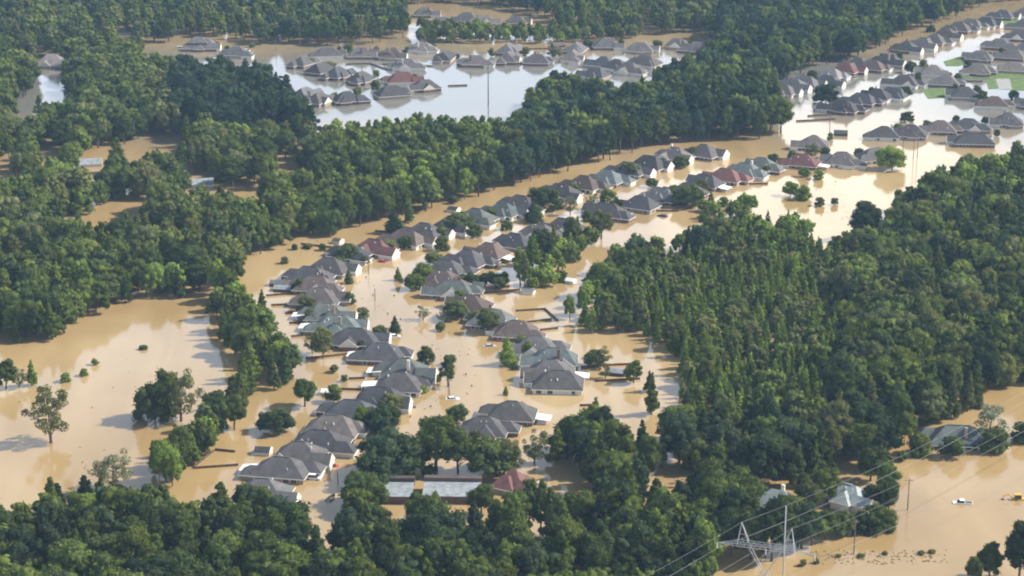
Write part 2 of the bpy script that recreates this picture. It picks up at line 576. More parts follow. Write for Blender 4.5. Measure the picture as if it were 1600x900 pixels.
def house(px, py, yaw, roof, label, L=17.5, W=12.5, wall="brick", gable="siding", seed=0, flip=False, cover=0, detail=2, two=False, eave=1.75, group="flooded houses of the suburb", name="flooded_house", clear=True, chimney=None, pitch=0.78):
    rnd = random.Random(seed * 77 + 5)
    rz = eave + (W / 2 + 0.45) * pitch
    p = at(px, py, rz)
    HOUSES.append((p.x, p.y, px, py, L / 2 * FPX / p.y if clear else 0))
    h = empty(name, (p.x, p.y, GZ), R(yaw))
    tag(h, label, "house", group)
    base = -GZ
    eave += base
    side = 1 if flip else -1          # side (local y) of the garage wing
    gl, gw = rnd.uniform(5.5, 7.5), W * rnd.uniform(0.46, 0.56)
    front_gable = rnd.random() < 0.65
    blocks = [(0, 0, L, W, 'x', W / 2 * rnd.choice([1, 1, 0.75]), W / 2 * rnd.choice([1, 1, 0.8]), eave)]
    gx = L / 2 + gl / 2 - 3.2
    blocks.append((gx, side * (W / 2 - gw / 2 + rnd.uniform(-0.5, 0.9)), gl, gw, 'x', 0.0, 0.0 if front_gable else gw / 2, eave - 0.03))
    cw = rnd.uniform(5.2, 7.0)
    cl = rnd.uniform(6.0, 8.0)
    cside = rnd.choice([-1, 1])
    hipend = rnd.random() < 0.7
    h0, h1 = (cw / 2 if hipend else 0.0, 0.0)
    if cside > 0: h0, h1 = h1, h0
    if cside > 0: h1 = cw / 2 if hipend else 0.0; h0 = 0.0
    else: h0 = cw / 2 if hipend else 0.0; h1 = 0.0
    blocks.append((rnd.uniform(-L * 0.25, L * 0.1), cside * (W / 2 + 1.6 - cl / 2), cl, cw, 'y', h0, h1, eave - 0.05))
    if rnd.random() < 0.6:
        rw = rnd.uniform(5, 6.5)
        blocks.append((-L / 2 - 0.6, -side * (W / 2 - rw / 2 - 0.4), 6.0, rw, 'x', rw / 2, 0.0, eave - 0.07))
    wl, rf, fa, ga = MB(), MB(), MB(), MB()
    wing_white = rnd.random() < .75
    for i, (cx, cy_, l, wd, ax, a, b, ev) in enumerate(blocks):
        rzz = roof_block(rf, cx, cy_, l, wd, ax, a, b, ev, pitch)
        if i == 0: ridge = rzz
        fascia_block(fa, cx, cy_, l, wd, ax, a, b, ev)
        ex, ey = (l / 2, wd / 2) if ax == 'x' else (wd / 2, l / 2)
        if i == 1 and wing_white:
            ww = MB(); ww.box(cx - ex, cx + ex, cy_ - ey, cy_ + ey, 0.002 * i, ev - 0.2 - 0.004 * i)
            ww.build("wing_wall", M["siding"], h)
        else:
            wl.box(cx - ex, cx + ex, cy_ - ey, cy_ + ey, 0.002 * i, ev - 0.2 - 0.004 * i)
    if two:
        l2, w2 = L * 0.55, W * 0.62
        roof_block(rf, -1, 0, l2, w2, 'x', w2 / 2, w2 / 2, eave + 3.2, pitch)
        wl.box(-1 - l2 / 2, -1 + l2 / 2, -w2 / 2, w2 / 2, 0.01, eave + 3.05)
    wall_o = wl.build("wall", M[wall], h)
    roof_o = rf.build("roof", M[roof], h)
    fa.build("fascia", M["trim"], h)
    if front_gable:
        cx, cy_, l, wd, ax, a, b, ev = blocks[1]
        ga = MB()
        gable_panel(ga, cx, cy_, l, wd, ax, 1, ev, pitch)
        ga.build("gable", M[gable], h)
    if not hipend:
        cx, cy_, l, wd, ax, a, b, ev = blocks[2]
        ga = MB()
        gable_panel(ga, cx, cy_, l, wd, ax, cside, ev, pitch)
        ga.build("gable", M[gable], h)
    # garage door in the street end of the wing
    cx, cy_, l, wd, ax, a, b, ev = blocks[1]
    gd = MB()
    gd.box(cx + l / 2 + 0.003, cx + l / 2 + 0.07, cy_ - wd * 0.38, cy_ + wd * 0.38, 0.02, eave - 0.42)
    gd.build("garage_door", M["garage"], h)
    # front door beside it
    fd = MB()
    dy = -side * (W * 0.22)
    fd.box(L / 2 + 0.003, L / 2 + 0.06, dy - 0.55, dy + 0.55, 0.02, eave - 0.5)
    fd.build("front_door", M["door"], h)
    if detail > 1:
        for s in (-1, 1):
            for x in (-L * 0.36, L * 0.18, L * 0.34):
                x += rnd.uniform(-0.6, 0.6)
                window_on(h, x, s * W / 2, 0, s, rnd.choice([1.2, 1.6, 1.8]), base + 0.2, base + eave - base - 0.42)
        window_on(h, -L / 2, side * W * 0.2, -1, 0, 1.8, base + 0.2, eave - 0.42)
        window_on(h, L / 2, dy - side * 2.0 * (1 if rnd.random() < .5 else -1), 1, 0, 1.5, base + 0.2, eave - 0.42)
        for k in range(rnd.choice([2, 3])):
            vx, vy = rnd.uniform(-L * 0.3, L * 0.3), rnd.choice([-1, 1]) * rnd.uniform(1.2, W * 0.36)
            vz = eave + (W / 2 + 0.45 - abs(vy)) * pitch
            v = MB()
            rr = rnd.choice([0.1, 0.14, 0.22])
            v.tube([(vx, vy, vz - 0.2), (vx, vy, vz + 0.55)], rr, 8)
            v.build("vent_pipe", M["trim"], roof_o)
        rc = MB()
        rl = L / 2 - W / 2
        if rl > 1:
            rc.box(-rl * 0.9, rl * 0.9, -0.22, 0.22, ridge - 0.08, ridge + 0.07)
            rc.build("ridge_vent", M[roof], roof_o)
    if chimney if chimney is not None else rnd.random() < 0.3:
        c = MB()
        x, y = rnd.uniform(-L * 0.25, L * 0.2), rnd.choice([-1, 1]) * W * 0.3
        zt = ridge + 0.5
        c.box(x - 0.5, x + 0.5, y - 0.4, y + 0.4, eave, zt)
        co = c.build("chimney", M[wall], roof_o)
    if cover:
        # patio roof off the back: white sheet on posts
        s = cover
        pc = MB()
        cwid, clen = rnd.uniform(4.8, 6.0), rnd.uniform(4.2, 5.4)
        x1 = -L / 2 - 0.62
        pc.add([(x1 - clen, s * 1.0 - cwid / 2, eave - 0.25), (x1, s * 1.0 - cwid / 2, eave + 0.25), (x1, s * 1.0 + cwid / 2, eave + 0.25), (x1 - clen, s * 1.0 + cwid / 2, eave - 0.25),
                (x1 - clen, s * 1.0 - cwid / 2, eave - 0.37), (x1, s * 1.0 - cwid / 2, eave + 0.13), (x1, s * 1.0 + cwid / 2, eave + 0.13), (x1 - clen, s * 1.0 + cwid / 2, eave - 0.37)],
               [(0, 1, 2, 3), (7, 6, 5, 4), (0, 4, 5, 1), (1, 5, 6, 2), (2, 6, 7, 3), (3, 7, 4, 0)])
        po = pc.build("patio_cover", M["white"], h)
        for yy in (-1, 1):
            q = MB()
            qx, qy = x1 - clen + 0.2, s * 1.0 + yy * (cwid / 2 - 0.2)
            q.box(qx - 0.07, qx + 0.07, qy - 0.07, qy + 0.07, 0.0, eave - 0.37)
            q.build("post", M["trim"], po)
    return h


TONE = {"grey": "mid grey", "light": "pale grey", "dark": "dark charcoal", "green": "green-grey", "brown": "brown", "red": "red-brown"}
ORD = "first second third fourth fifth sixth seventh eighth ninth tenth eleventh twelfth thirteenth fourteenth fifteenth sixteenth seventeenth eighteenth nineteenth twentieth".split()


def ordinal(i):
    if i < 20: return ORD[i]
    tens = {2: "twenty", 3: "thirty"}[(i + 1) // 10]
    return {20: "twentieth", 30: "thirtieth"}.get(i + 1, tens + "-" + ORD[(i + 1) % 10 - 1])


def row(entries, where, group, seed0, **kw):
    for i, e in enumerate(entries):
        px, py, yaw, roof = e[:4]
        opt = dict(kw)
        if len(e) > 4: opt.update(e[4])
        extra = opt.pop("say", "")
        rnd = random.Random(seed0 + i)
        opt.setdefault("L", rnd.uniform(14.6, 17.2))
        opt.setdefault("W", rnd.uniform(10.6, 12.4))
        opt.setdefault("wall", rnd.choice(["brick", "brick", "tanbrick", "siding"]))
        opt.setdefault("flip", rnd.random() < 0.5)
        label = f"{TONE[roof]} roofed house{extra}, {ordinal(i)} {where}"
        house(px, py, yaw, roof, label, seed=seed0 + i, group=group, **opt)


C1 = dict(cover=1); C_1 = dict(cover=-1)
# row that backs on to the open field, from the near end of the street upwards
row([
    (411, 747, -10, "grey"), (440, 713, -10, "grey", C1), (468, 689, -10, "grey"), (500, 671, -10, "dark"),
    (518, 648, -10, "grey"), (550, 624, -10, "dark"), (594, 604, -8, "dark"), (624, 581, -6, "dark", C1),
    (632, 559, -6, "green", C1), (597, 535, -6, "dark", C1), (555, 512, -6, "dark", C1), (527, 492, -4, "green", C1),
    (512, 473, -4, "green", C1), (500, 449, -8, "grey"), (492, 431, -10, "brown"), (484, 416, -16, "dark"),
    (514, 402, -20, "dark"), (546, 381, -26, "dark"), (585, 373, -28, "red"), (634, 359, -30, "brown"),
    (664, 348, -30, "dark"), (706, 337, -32, "dark"), (744, 325, -32, "green"), (786, 316, -30, "green"),
    (814, 305, -30, "dark"), (876, 287, -32, "dark"), (913, 274, -32, "brown"), (951, 265, -32, "green"),
    (982, 253, -32, "dark"), (1015, 243, -34, "dark"), (1055, 230, -34, "grey"), (1100, 225, -34, "grey"),
], "from the near end along the field side of the street", "houses on the field side of the main street", 100)
# row that backs on to the young pines (its back ends face right)
row([
    (756, 650, 172, "grey"), (800, 626, 172, "grey", C1), (872, 578, 176, "grey"), (862, 561, 176, "grey", C1),
    (866, 543, 176, "green"), (838, 524, 172, "grey"), (806, 500, 170, "brown"), (768, 482, 168, "green"),
    (734, 460, 166, "brown", dict(wall="brick")), (706, 438, 172, "green", dict(wall="brick")), (690, 421, 164, "brown"), (697, 405, 160, "dark"), (731, 389, 152, "dark"),
    (764, 379, 150, "brown", C1), (805, 364, 150, "dark"), (846, 349, 150, "grey"), (884, 341, 150, "dark"),
    (948, 317, 152, "dark", dict(wall="brick", L=19)), (1000, 306, 150, "dark"), (1034, 293, 148, "grey"), (1076, 286, 148, "grey"),
    (1102, 272, 148, "dark", C1), (1134, 263, 150, "red"), (1166, 254, 150, "green"), (1192, 246, 150, "green"),
], "from the near end along the pine side of the street", "houses on the pine side of the main street", 200)
# lake-like cove with houses in open water, upper right
row([
    (1253, 240, 160, "red", C1), (1318, 237, 165, "grey"), (1366, 231, 200, "grey"), (1272, 211, 170, "grey"),
    (1382, 197, 170, "dark"), (1426, 195, 165, "dark"), (1470, 188, 170, "brown"), (1514, 185, 165, "dark"), (1576, 176, 170, "dark"),
    (1522, 208, 175, "dark", dict(wall="brick", L=20)),
], "of the cove, counting from the bright round tree", "houses standing in the open cove", 300)
row([
    (1316, 156, 150, "dark", dict(wall="brick", L=19)), (1346, 145, 150, "dark"), (1372, 138, 150, "dark"), (1396, 136, 150, "dark"), (1413, 117, 155, "dark", dict(wall="siding")),
    (1459, 101, 165, "light"), (1479, 116, 165, "grey"), (1509, 135, 170, "dark"), (1554, 150, 170, "brown"), (1528, 98, 165, "light"),
    (1531, 79, 160, "grey"), (1562, 60, 160, "grey"), (1582, 76, 160, "grey"), (1592, 46, 160, "dark"), (1586, 96, 165, "light"), (1608, 66, 160, "grey"), (1620, 150, 165, "dark"), (1600, 30, 160, "grey"),
], "in the block between the far street and the cove", "houses between the far street and the cove", 330, detail=1)
row([
    (1174, 148, -35, "grey"), (1222, 131, -32, "grey"), (1240, 122, -32, "grey"), (1258, 118, -32, "grey"), (1294, 117, -32, "dark"), (1296, 105, -32, "light"),
    (1323, 97, -32, "red"), (1340, 90, -32, "dark"), (1363, 93, -32, "brown"), (1388, 84, -32, "dark"), (1417, 64, -32, "dark", dict(wall="brick")),
    (1441, 60, -32, "grey"), (1461, 52, -32, "grey"), (1480, 43, -32, "grey"), (1500, 34, -32, "grey"), (1518, 29, -32, "grey"), (1540, 26, -32, "dark"), (1568, 15, -32, "dark"), (1600, 12, -32, "grey"), (1640, 8, -32, "grey"),
], "up the far street along the edge of the tall wood", "houses on the wood side of the far street", 360, detail=1)
# subdivision round the blue pond at the top
row([
    (312, 60, 0, "grey", dict(two=True, L=22, W=13)), (369, 72, -10, "grey"), (512, 74, 10, "grey", dict(wall="siding")), (563, 74, 0, "grey"), (585, 76, 0, "brown", dict(L=12, W=9)), (612, 74, -5, "brown", dict(wall="tanbrick")),
    (660, 65, -10, "light", dict(wall="siding")), (694, 79, 80, "dark"), (744, 86, -5, "grey"), (794, 67, 70, "grey"), (794, 80, 80, "grey"), (838, 84, -5, "dark"),
    (900, 65, 75, "grey"), (895, 78, 80, "grey"), (947, 60, 0, "grey"), (1000, 66, -10, "grey"), (1060, 60, -20, "grey"), (1092, 65, -20, "grey"),
], "along the far shore of the blue pond", "houses on the far shore of the blue pond", 400, detail=1)
row([
    (474, 87, 60, "dark"), (500, 97, 60, "dark"), (527, 104, 60, "dark"), (564, 111, 60, "dark"), (634, 91, 0, "grey"), (628, 112, 10, "red"),
    (612, 133, 20, "dark", dict(wall="tanbrick", L=18)), (664, 124, 200, "dark"), (542, 142, 20, "dark"), (498, 144, 60, "grey"), (476, 136, 60, "grey"),
], "on the spit of houses in the blue pond", "houses on the spit in the blue pond", 430, detail=1)
row([
    (866, 116, 200, "dark", C1), (930, 106, 150, "dark"), (944, 88, 150, "dark"), (964, 92, 150, "dark"), (984, 97, 150, "grey", dict(wall="siding")), (1010, 86, 150, "grey"),
], "behind the tall trees on the pond's near shore", "houses at the near shore of the blue pond", 450, detail=1)
row([
    (664, 11, 0, "grey"), (690, 26, 10, "grey"), (728, 19, -10, "grey"), (757, 24, 0, "light"), (806, 24, -10, "grey"),
], "in the clearing far behind the blue pond", "houses in the far clearing", 470, detail=1)
# lone ones
house(82, 84, 0, "light", "pale roofed house at the head of the narrow water strip in the wood", seed=501, L=17, W=14, wall="tanbrick", detail=1, group="lone houses among trees")
house(1498, 664, -6, "green", "long blue-grey roofed house among round shrubs in the open water", seed=503, L=19, W=11.5, wall="tanbrick", group="lone houses among trees", eave=1.3)
house(1326, 756, -38, "tin", "tall gabled house half hidden by trees beside the power lines", seed=507, L=12, W=9, wall="siding", group="lone houses among trees", pitch=0.75, eave=2.6, chimney=False)
house(1216, 765, 150, "tin", "pale green roofed house half hidden by trees behind the steel pole", seed=511, L=12, W=10, wall="siding", group="lone houses among trees")
house(805, 735, -30, "red", "small house with a red-brown roof beside the flat white roofs", seed=515, L=10, W=9, wall="tanbrick", group="lone houses among trees")


def flat_hall(px, py, l, wd, label):
    """brick hall with a pale flat metal roof, parapet and mansard band"""
    p = at(px, py, 3.2)
    h = empty("flat_roofed_hall", (p.x, p.y, GZ), R(-2))
    tag(h, label, "hall", None)
    b = -GZ
    m = MB(); m.box(-l / 2, l / 2, -wd / 2, wd / 2, 0, b + 2.3); m.build("wall", M["brick"], h)
    m = MB()
    m.add([(-l / 2 - .4, -wd / 2 - .4, b + 2.3), (l / 2 + .4, -wd / 2 - .4, b + 2.3), (l / 2 + .4, wd / 2, b + 3.0), (-l / 2 - .4, wd / 2, b + 3.0),
           (-l / 2 - .4, -wd / 2 - .4, b + 2.5), (l / 2 + .4, -wd / 2 - .4, b + 2.5), (l / 2 + .4, wd / 2, b + 3.2), (-l / 2 - .4, wd / 2, b + 3.2)],
          [(3, 2, 1, 0), (4, 5, 6, 7), (0, 1, 5, 4), (1, 2, 6, 5), (2, 3, 7, 6), (3, 0, 4, 7)])
    ro = m.build("roof", M["bluewhite"], h)
    m = MB(); m.box(-l / 2 - .5, l / 2 + .5, wd / 2 + 0.01, wd / 2 + 2.2, b + 2.2, b + 4.4); m.build("parapet", M["brown"], ro)
    m = MB(); m.box(l / 2 + .003, l / 2 + .07, -.9, .9, 0.02, b + 1.9); m.build("door", M["trim"], h)
    HOUSES.append((p.x, p.y, px, py, l / 2 * FPX / p.y))


flat_hall(610, 762, 12.5, 9, "small brick hall with a pale flat roof behind the near wood")
flat_hall(706, 762, 16.0, 9, "brick hall with pale flat roof and brown parapet in the trees")
h_ = house  # keep


def shed(px, py, yaw, l, wd, roofm, wallm, label, hgt=1.6):
    p = at(px, py, hgt)
    h = empty("shed", (p.x, p.y, GZ), R(yaw))
    tag(h, label, "shed", "sheds and outbuildings")
    b = -GZ
    m = MB(); m.box(-l / 2, l / 2, -wd / 2, wd / 2, 0, b + hgt - .5); m.build("wall", M[wallm], h)
    m = MB(); roof_block(m, 0, 0, l, wd, 'x', 0, 0, b + hgt - .4, 0.5, 0.3, 0.1); m.build("roof", M[roofm], h)
    m = MB(); gable_panel(m, 0, 0, l, wd, 'x', 1, b + hgt - .4, 0.5, 0.3); m.build("gable", M[wallm], h)
    m = MB(); m.box(l / 2 + .145, l / 2 + .2, -.6, .6, 0, b + hgt - .8); m.build("door", M["trim"], h)


shed(528, 374, -30, 4, 3.5, "brown", "siding", "small shed with a white gable behind the red-brown roof")
shed(709, 325, -30, 5, 4, "dark", "siding", "shed with a bright gable behind the green roofed houses")
shed(411, 701, -8, 5, 4, "dark", "siding", "dark roofed garden shed beside the fenced yard")
shed(748, 443, 160, 4.5, 4, "green", "wood", "low garden shed behind the green-grey house by the hedge")
shed(825, 452, 165, 5, 4, "light", "siding", "pale roofed shed at the end of the hedge fence")
shed(872, 69, 20, 8, 6, "grey", "wood", "square grey outbuilding on the far shore of the pond")
shed(136, 253, 12, 14, 8, "bluewhite", "siding", "white metal roofed shed in the wood by the small water gap")
shed(316, 284, 10, 10, 8, "bluewhite", "siding", "pale blue-white roofed barn deep among the trees")
shed(196, 48, 15, 10, 8, "light", "siding", "pale roofed barn hidden in the dark far trees")
shed(1314, 206, 170, 7, 5, "dark", "cardark", "dark roofed carport standing in the open cove")
shed(918, 366, 150, 7, 5.5, "dark", "wood", "grey garden pavilion behind the trees on the pine side")
shed(436, 440, -8, 7, 4, "green", "wood", "green-grey lean-to behind the field-side houses")
shed(442, 448, -8, 7, 4, "bluewhite", "wood", "pale roofed lean-to behind the field-side houses")
shed(892, 436, 150, 3.6, 3.0, "white", "siding", "tiny white shed at the edge of the young pines")
shed(962, 578, 165, 7, 3.6, "bluewhite", "wood", "pale covered boat shelter inside the fenced yard")
shed(510, 609, -8, 3.4, 2.8, "white", "siding", "small white hut beside the round tree in the back yard")

shed(461, 469, -8, 4.2, 3.2, "tarp", "wood", "low canopy under a pale blue tarp between the yard fences", 1.3)


# ------------------------------------------------------------------ fences
def fence(pts, label, hgt=0.8):
    ws = [at(x, y, 0) for x, y in pts]
    o = empty("garden_fence", (ws[0].x, ws[0].y, GZ))
    tag(o, label, "fence", "drowned garden fences")
    b = -GZ
    for i in range(len(ws) - 1):
        a, c = ws[i] - ws[0], ws[i + 1] - ws[0]
        d = (c - a); ln = d.length; d.normalize()
        nn = Vector((-d.y, d.x, 0)) * 0.03
        m = MB()
        m.add([tuple(a - nn + Vector((0, 0, 0))), tuple(c - nn), tuple(c + nn), tuple(a + nn)] +
              [tuple(q + Vector((0, 0, b + hgt))) for q in (a - nn, c - nn, c + nn, a + nn)],
              [(0, 3, 2, 1), (4, 5, 6, 7), (0, 1, 5, 4), (1, 2, 6, 5), (2, 3, 7, 6), (3, 0, 4, 7)])
        m.build("fence_panel", M["wood"], o)
        k = max(2, int(ln / 5) + 1)
        for j in range(k):
            q = a + d * (ln * j / (k - 1)) + nn * 3.2
            m = MB(); m.box(q.x - .06, q.x + .06, q.y - .06, q.y + .06, 0, b + hgt + .08 + .01 * i)
            m.build("post", M["wood"], o)


FENCES = [
    ([(336, 704), (367, 707)], "short dark fence stub at the top of the fenced field yard"),
    ([(334, 706), (303, 731)], "thin slanting fence on the field side of the lowest yard"),
    ([(302, 733), (372, 728)], "dark fence along the bottom of the lowest fenced yard"),
    ([(520, 609), (568, 610)], "dark fence between the white cover and the small white hut"),
    ([(545, 593), (570, 592)], "short fence behind the two white patio covers"),
    ([(478, 561), (512, 558), (556, 553)], "long dark fence under the white slab in the back yards"),
    ([(416, 463), (468, 459)], "topmost of the yard fences near the blue tarp"),
    ([(424, 478), (472, 476)], "second yard fence below the blue tarp"),
    ([(446, 491), (470, 488)], "third yard fence short and dark"),
    ([(452, 506), (472, 505)], "fourth yard fence beside the strip of trees"),
    ([(455, 527), (485, 524)], "fifth yard fence beside the leafy yard tree"),
    ([(806, 487), (852, 484), (866, 497), (872, 502)], "curved dark fence round the yard by the round pines"),
    ([(820, 505), (862, 500)], "inner dark fence of the curved yard"),
    ([(842, 517), (872, 514)], "lower dark fence of the curved yard"),
    ([(745, 459), (812, 454)], "dark fence along the hedge behind the green-grey house"),
    ([(930, 597), (1000, 593)], "long dark fence behind the pine side houses"),
    ([(908, 575), (965, 571), (1000, 570)], "dark fence behind the spreading yard tree"),
    ([(906, 635), (935, 634)], "short dark fence behind the near pine-side houses"),
    ([(1008, 330), (1060, 331), (1100, 318), (1112, 312)], "dark fence at the edge of the bushes by the round tree"),
    ([(1150, 289), (1200, 288)], "dark fence below the red roof"),
    ([(1244, 190), (1305, 187)], "dark fence in front of the big brick house by the tall wood"),
    ([(1262, 182), (1302, 180)], "second fence beside the big brick house by the tall wood"),
    ([(1455, 131), (1500, 128), (1535, 128)], "long pale-topped fence in the block by the green lawns"),
    ([(540, 101), (578, 100), (606, 110)], "dark fence on the spit in the blue pond"),
    ([(598, 101), (676, 104)], "long low fence behind the red roof on the spit"),
    ([(700, 135), (730, 134)], "fence stub running out into the blue pond"),
    ([(812, 100), (860, 99)], "dark fence before the dark house on the pond shore"),
    ([(470, 382), (520, 388)], "thin fence in the flooded gardens behind the upper houses"),
    ([(586, 362), (640, 366)], "thin dark fence behind the red-brown roof"),
    ([(1415, 43), (1450, 42)], "fence behind the far street houses"),
    ([(816, 77), (870, 77)], "low fence on the far pond shore"),
]
for pts, lab in FENCES:
    fence(pts, lab)

# ------------------------------------------------------------------ vehicles
def car(px, py, yaw, paint, label, kind="car", sink=0.75, scale=1.0):
    p = at(px, py, 0.3)
    h = empty({"car": "parked_car", "pickup": "pickup_truck", "van": "parked_van"}[kind], (p.x, p.y, -sink), R(yaw))
    tag(h, label, kind if kind != "pickup" else "pickup truck", "vehicles caught in the flood")
    b = MB()
    if kind == "pickup":
        side = [(-2.8, .45), (2.7, .45), (2.8, .95), (1.5, 1.1), (-2.8, 1.1)]
        cab = [(-0.6, 1.104), (1.5, 1.104), (0.85, 1.78), (-0.45, 1.8)]
    elif kind == "van":
        side = [(-2.5, .4), (2.4, .4), (2.5, .95), (1.6, 1.15), (-2.5, 1.15)]
        cab = [(-2.45, 1.154), (1.6, 1.154), (0.9, 1.9), (-2.3, 1.95)]
    else:
        side = [(-2.3, .4), (2.2, .4), (2.3, .8), (1.2, 1.0), (-1.7, 1.02), (-2.3, .95)]
        cab = [(-1.75, 1.024), (1.2, 1.004), (0.45, 1.45), (-1.1, 1.48)]
    b.prof(side, -.92, .92)
    bo = b.build("body", M[paint], h)
    c = MB(); c.prof(cab, -.78, .78); c.build("window", M["glass"], h)
    r = MB()
    x0, x1, z = cab[3][0] - .05, cab[2][0] + .05, max(cab[2][1], cab[3][1]) + .003
    r.box(x0, x1, -.8, .8, z, z + .06); r.build("roof", M[paint], h)
    for sx in (-1.45, 1.45):
        for sy in (-1, 1):
            t = MB(); t.tube([(sx, sy * .925, .34), (sx, sy * .70, .34)], .34, 12); t.build("wheel", M["tyre"], h)
    for sy in (-1, 1):
        t = MB(); t.box(side[2][0] - .04, side[2][0] + .05, sy * .7 - .16, sy * .7 + .16, .68, .82); t.build("headlight", M["trim"], h)
    if kind == "pickup":
        t = MB(); t.box(-2.7, -.75, -.8, .8, 1.104, 1.112); t.build("load_bed", M["cardark"], h)


car(707, 622, 5, "carwhite", "white car drowned to its windows in the street by the palm")
car(640, 635, 2, "cardark", "dark car with only its roof above water in the street", sink=.72)
car(519, 727, -4, "carred", "red car sunk in front of the white gabled houses", sink=.75)
car(598, 408, -28, "carred", "red car under water in front of the white gable up the street", sink=.75)
car(489, 747, -10, "carwhite", "white van in the drive of a near house", kind="van", sink=.35)
car(1504, 785, 172, "carwhite", "white pickup truck drowned in the open water at the right", kind="pickup", sink=.7)
car(676, 589, 10, "carsilver", "silver car beside the brick shed by the street tree", sink=.5)
car(616, 525, 8, "carwhite", "white car beside the small pointed street tree", sink=.55)
car(770, 338, -30, "carwhite", "white car in front of the green roofed houses", sink=.5)
car(790, 347, -30, "cardark", "dark car in front of the green roofed houses", sink=.7)
car(1035, 337, 150, "cardark", "dark car drowned beside the yard fence by the round tree", sink=.45)
car(385, 80, -5, "carwhite", "white van by the two-storey house on the pond shore", kind="van", sink=.2)
car(282, 76, 10, "carwhite", "white car at the wooded end of the pond shore", kind="van", sink=.2)
car(765, 540, 10, "carsilver", "silver car against the brown roofed house by the cypress", sink=.7)
car(664, 447, 160, "carwhite", "white car beside the bushes at the green-grey house", sink=.6)
car(812, 573, 10, "carwhite", "white car in the drive beside the green-grey house", sink=.45)
car(998, 275, -30, "carwhite", "white van in the street beside the far gabled house", kind="van", sink=.3)

# boat with two people's worth of wake: a dark jon boat heading down the street
p = at(517, 778, 0.2)
h = empty("motor_boat", (p.x, p.y, -.18), R(70))
tag(h, "dark boat with outboard motor moving down the flooded street", "boat")
b = MB()
sec = []
for x, wd, kz in ((-2.4, .8, 0), (-1, .95, 0), (.8, .9, .03), (1.9, .55, .15), (2.6, .06, .4)):
    sec.append([(x, -wd, .62 + kz * .4), (x, -wd * .75, kz), (x, wd * .75, kz), (x, wd, .62 + kz * .4), (x, wd * .85, .6 + kz * .4), (x, wd * .62, .15 + kz), (x, -wd * .62, .15 + kz), (x, -wd * .85, .6 + kz * .4)])
n0 = 8
b.v = [q for s_ in sec for q in s_]
for i in range(len(sec) - 1):
    for k in range(n0):
        b.f.append((i * n0 + k, i * n0 + (k + 1) % n0, (i + 1) * n0 + (k + 1) % n0, (i + 1) * n0 + k))
b.f.append(tuple(range(n0))[::-1]); b.f.append(tuple(range((len(sec) - 1) * n0, len(sec) * n0)))
b.build("hull", M["cardark"], h)
for x in (-1.2, .3):
    q = MB(); q.box(x - .2, x + .2, -.72, .72, .4, .46); q.build("bench", M["wood"], h)
q = MB(); q.box(-2.75, -2.42, -.2, .2, .35, 1.05); q.build("motor", M["steel"], h)

# backhoe at the right edge
p = at(1592, 778, 0.5)
h = empty("backhoe", (p.x, p.y, -1.3), R(0))
tag(h, "yellow backhoe standing in the water at the frame's edge", "backhoe")
b = MB(); b.prof([(-1.6, .7), (2.6, .7), (2.8, 1.5), (1.0, 1.7), (-1.6, 1.6)], -.8, .8); b.build("body", M["yellow"], h)
b = MB(); b.prof([(-1.3, 1.604), (0.7, 1.70), (0.5, 2.9), (-1.2, 2.9)], -.7, .7); c_ = b.build("cab", M["glass"], h)
b = MB(); b.box(-1.35, .65, -.78, .78, 2.903, 3.02); b.build("cab_roof", M["yellow"], h)
b = MB(); b.tube([(-1.5, 0, 1.2), (-3.0, 0, 3.1), (-4.5, 0, 2.6), (-4.7, 0, 1.5)], [.22, .2, .17, .12], 6); b.build("digging_arm", M["yellow"], h)
b = MB(); b.prof([(-5.1, 1.5), (-4.4, 1.55), (-4.3, 1.1), (-4.9, .9)], -.4, .4); b.build("bucket", M["cardark"], h)
b = MB(); b.prof([(2.9, .6), (3.7, .6), (3.3, 1.5), (2.95, 1.5)], -1.1, 1.1); b.build("loader_bucket", M["yellow"], h)
for sx, rr in ((-1.0, .75), (1.9, .55)):
    for sy in (-1, 1):
        b = MB(); b.tube([(sx, sy * 1.1, rr), (sx, sy * .7, rr)], rr, 14); b.build("wheel", M["tyre"], h)

# mailboxes and small posts standing out of the water along the street
for i, (x, y) in enumerate([(572, 434), (583, 462), (606, 491), (728, 586), (737, 604), (673, 636), (641, 652), (616, 463), (626, 500)]):
    p = at(x, y, 0)
    h = empty("mailbox", (p.x, p.y, GZ))
    tag(h, "dark mailbox on a post just above the flooded street", "mailbox", "mailboxes along the street")
    b = MB(); b.box(-.06, .06, -.06, .06, 0, 1.75); b.build("post", M["wood"], h)
    b = MB(); b.prof([(-.28, 1.752), (.28, 1.752), (.28, 1.98), (.14, 2.1), (-.14, 2.1), (-.28, 1.98)], -.2, .2); b.build("box", M["cardark"], h)

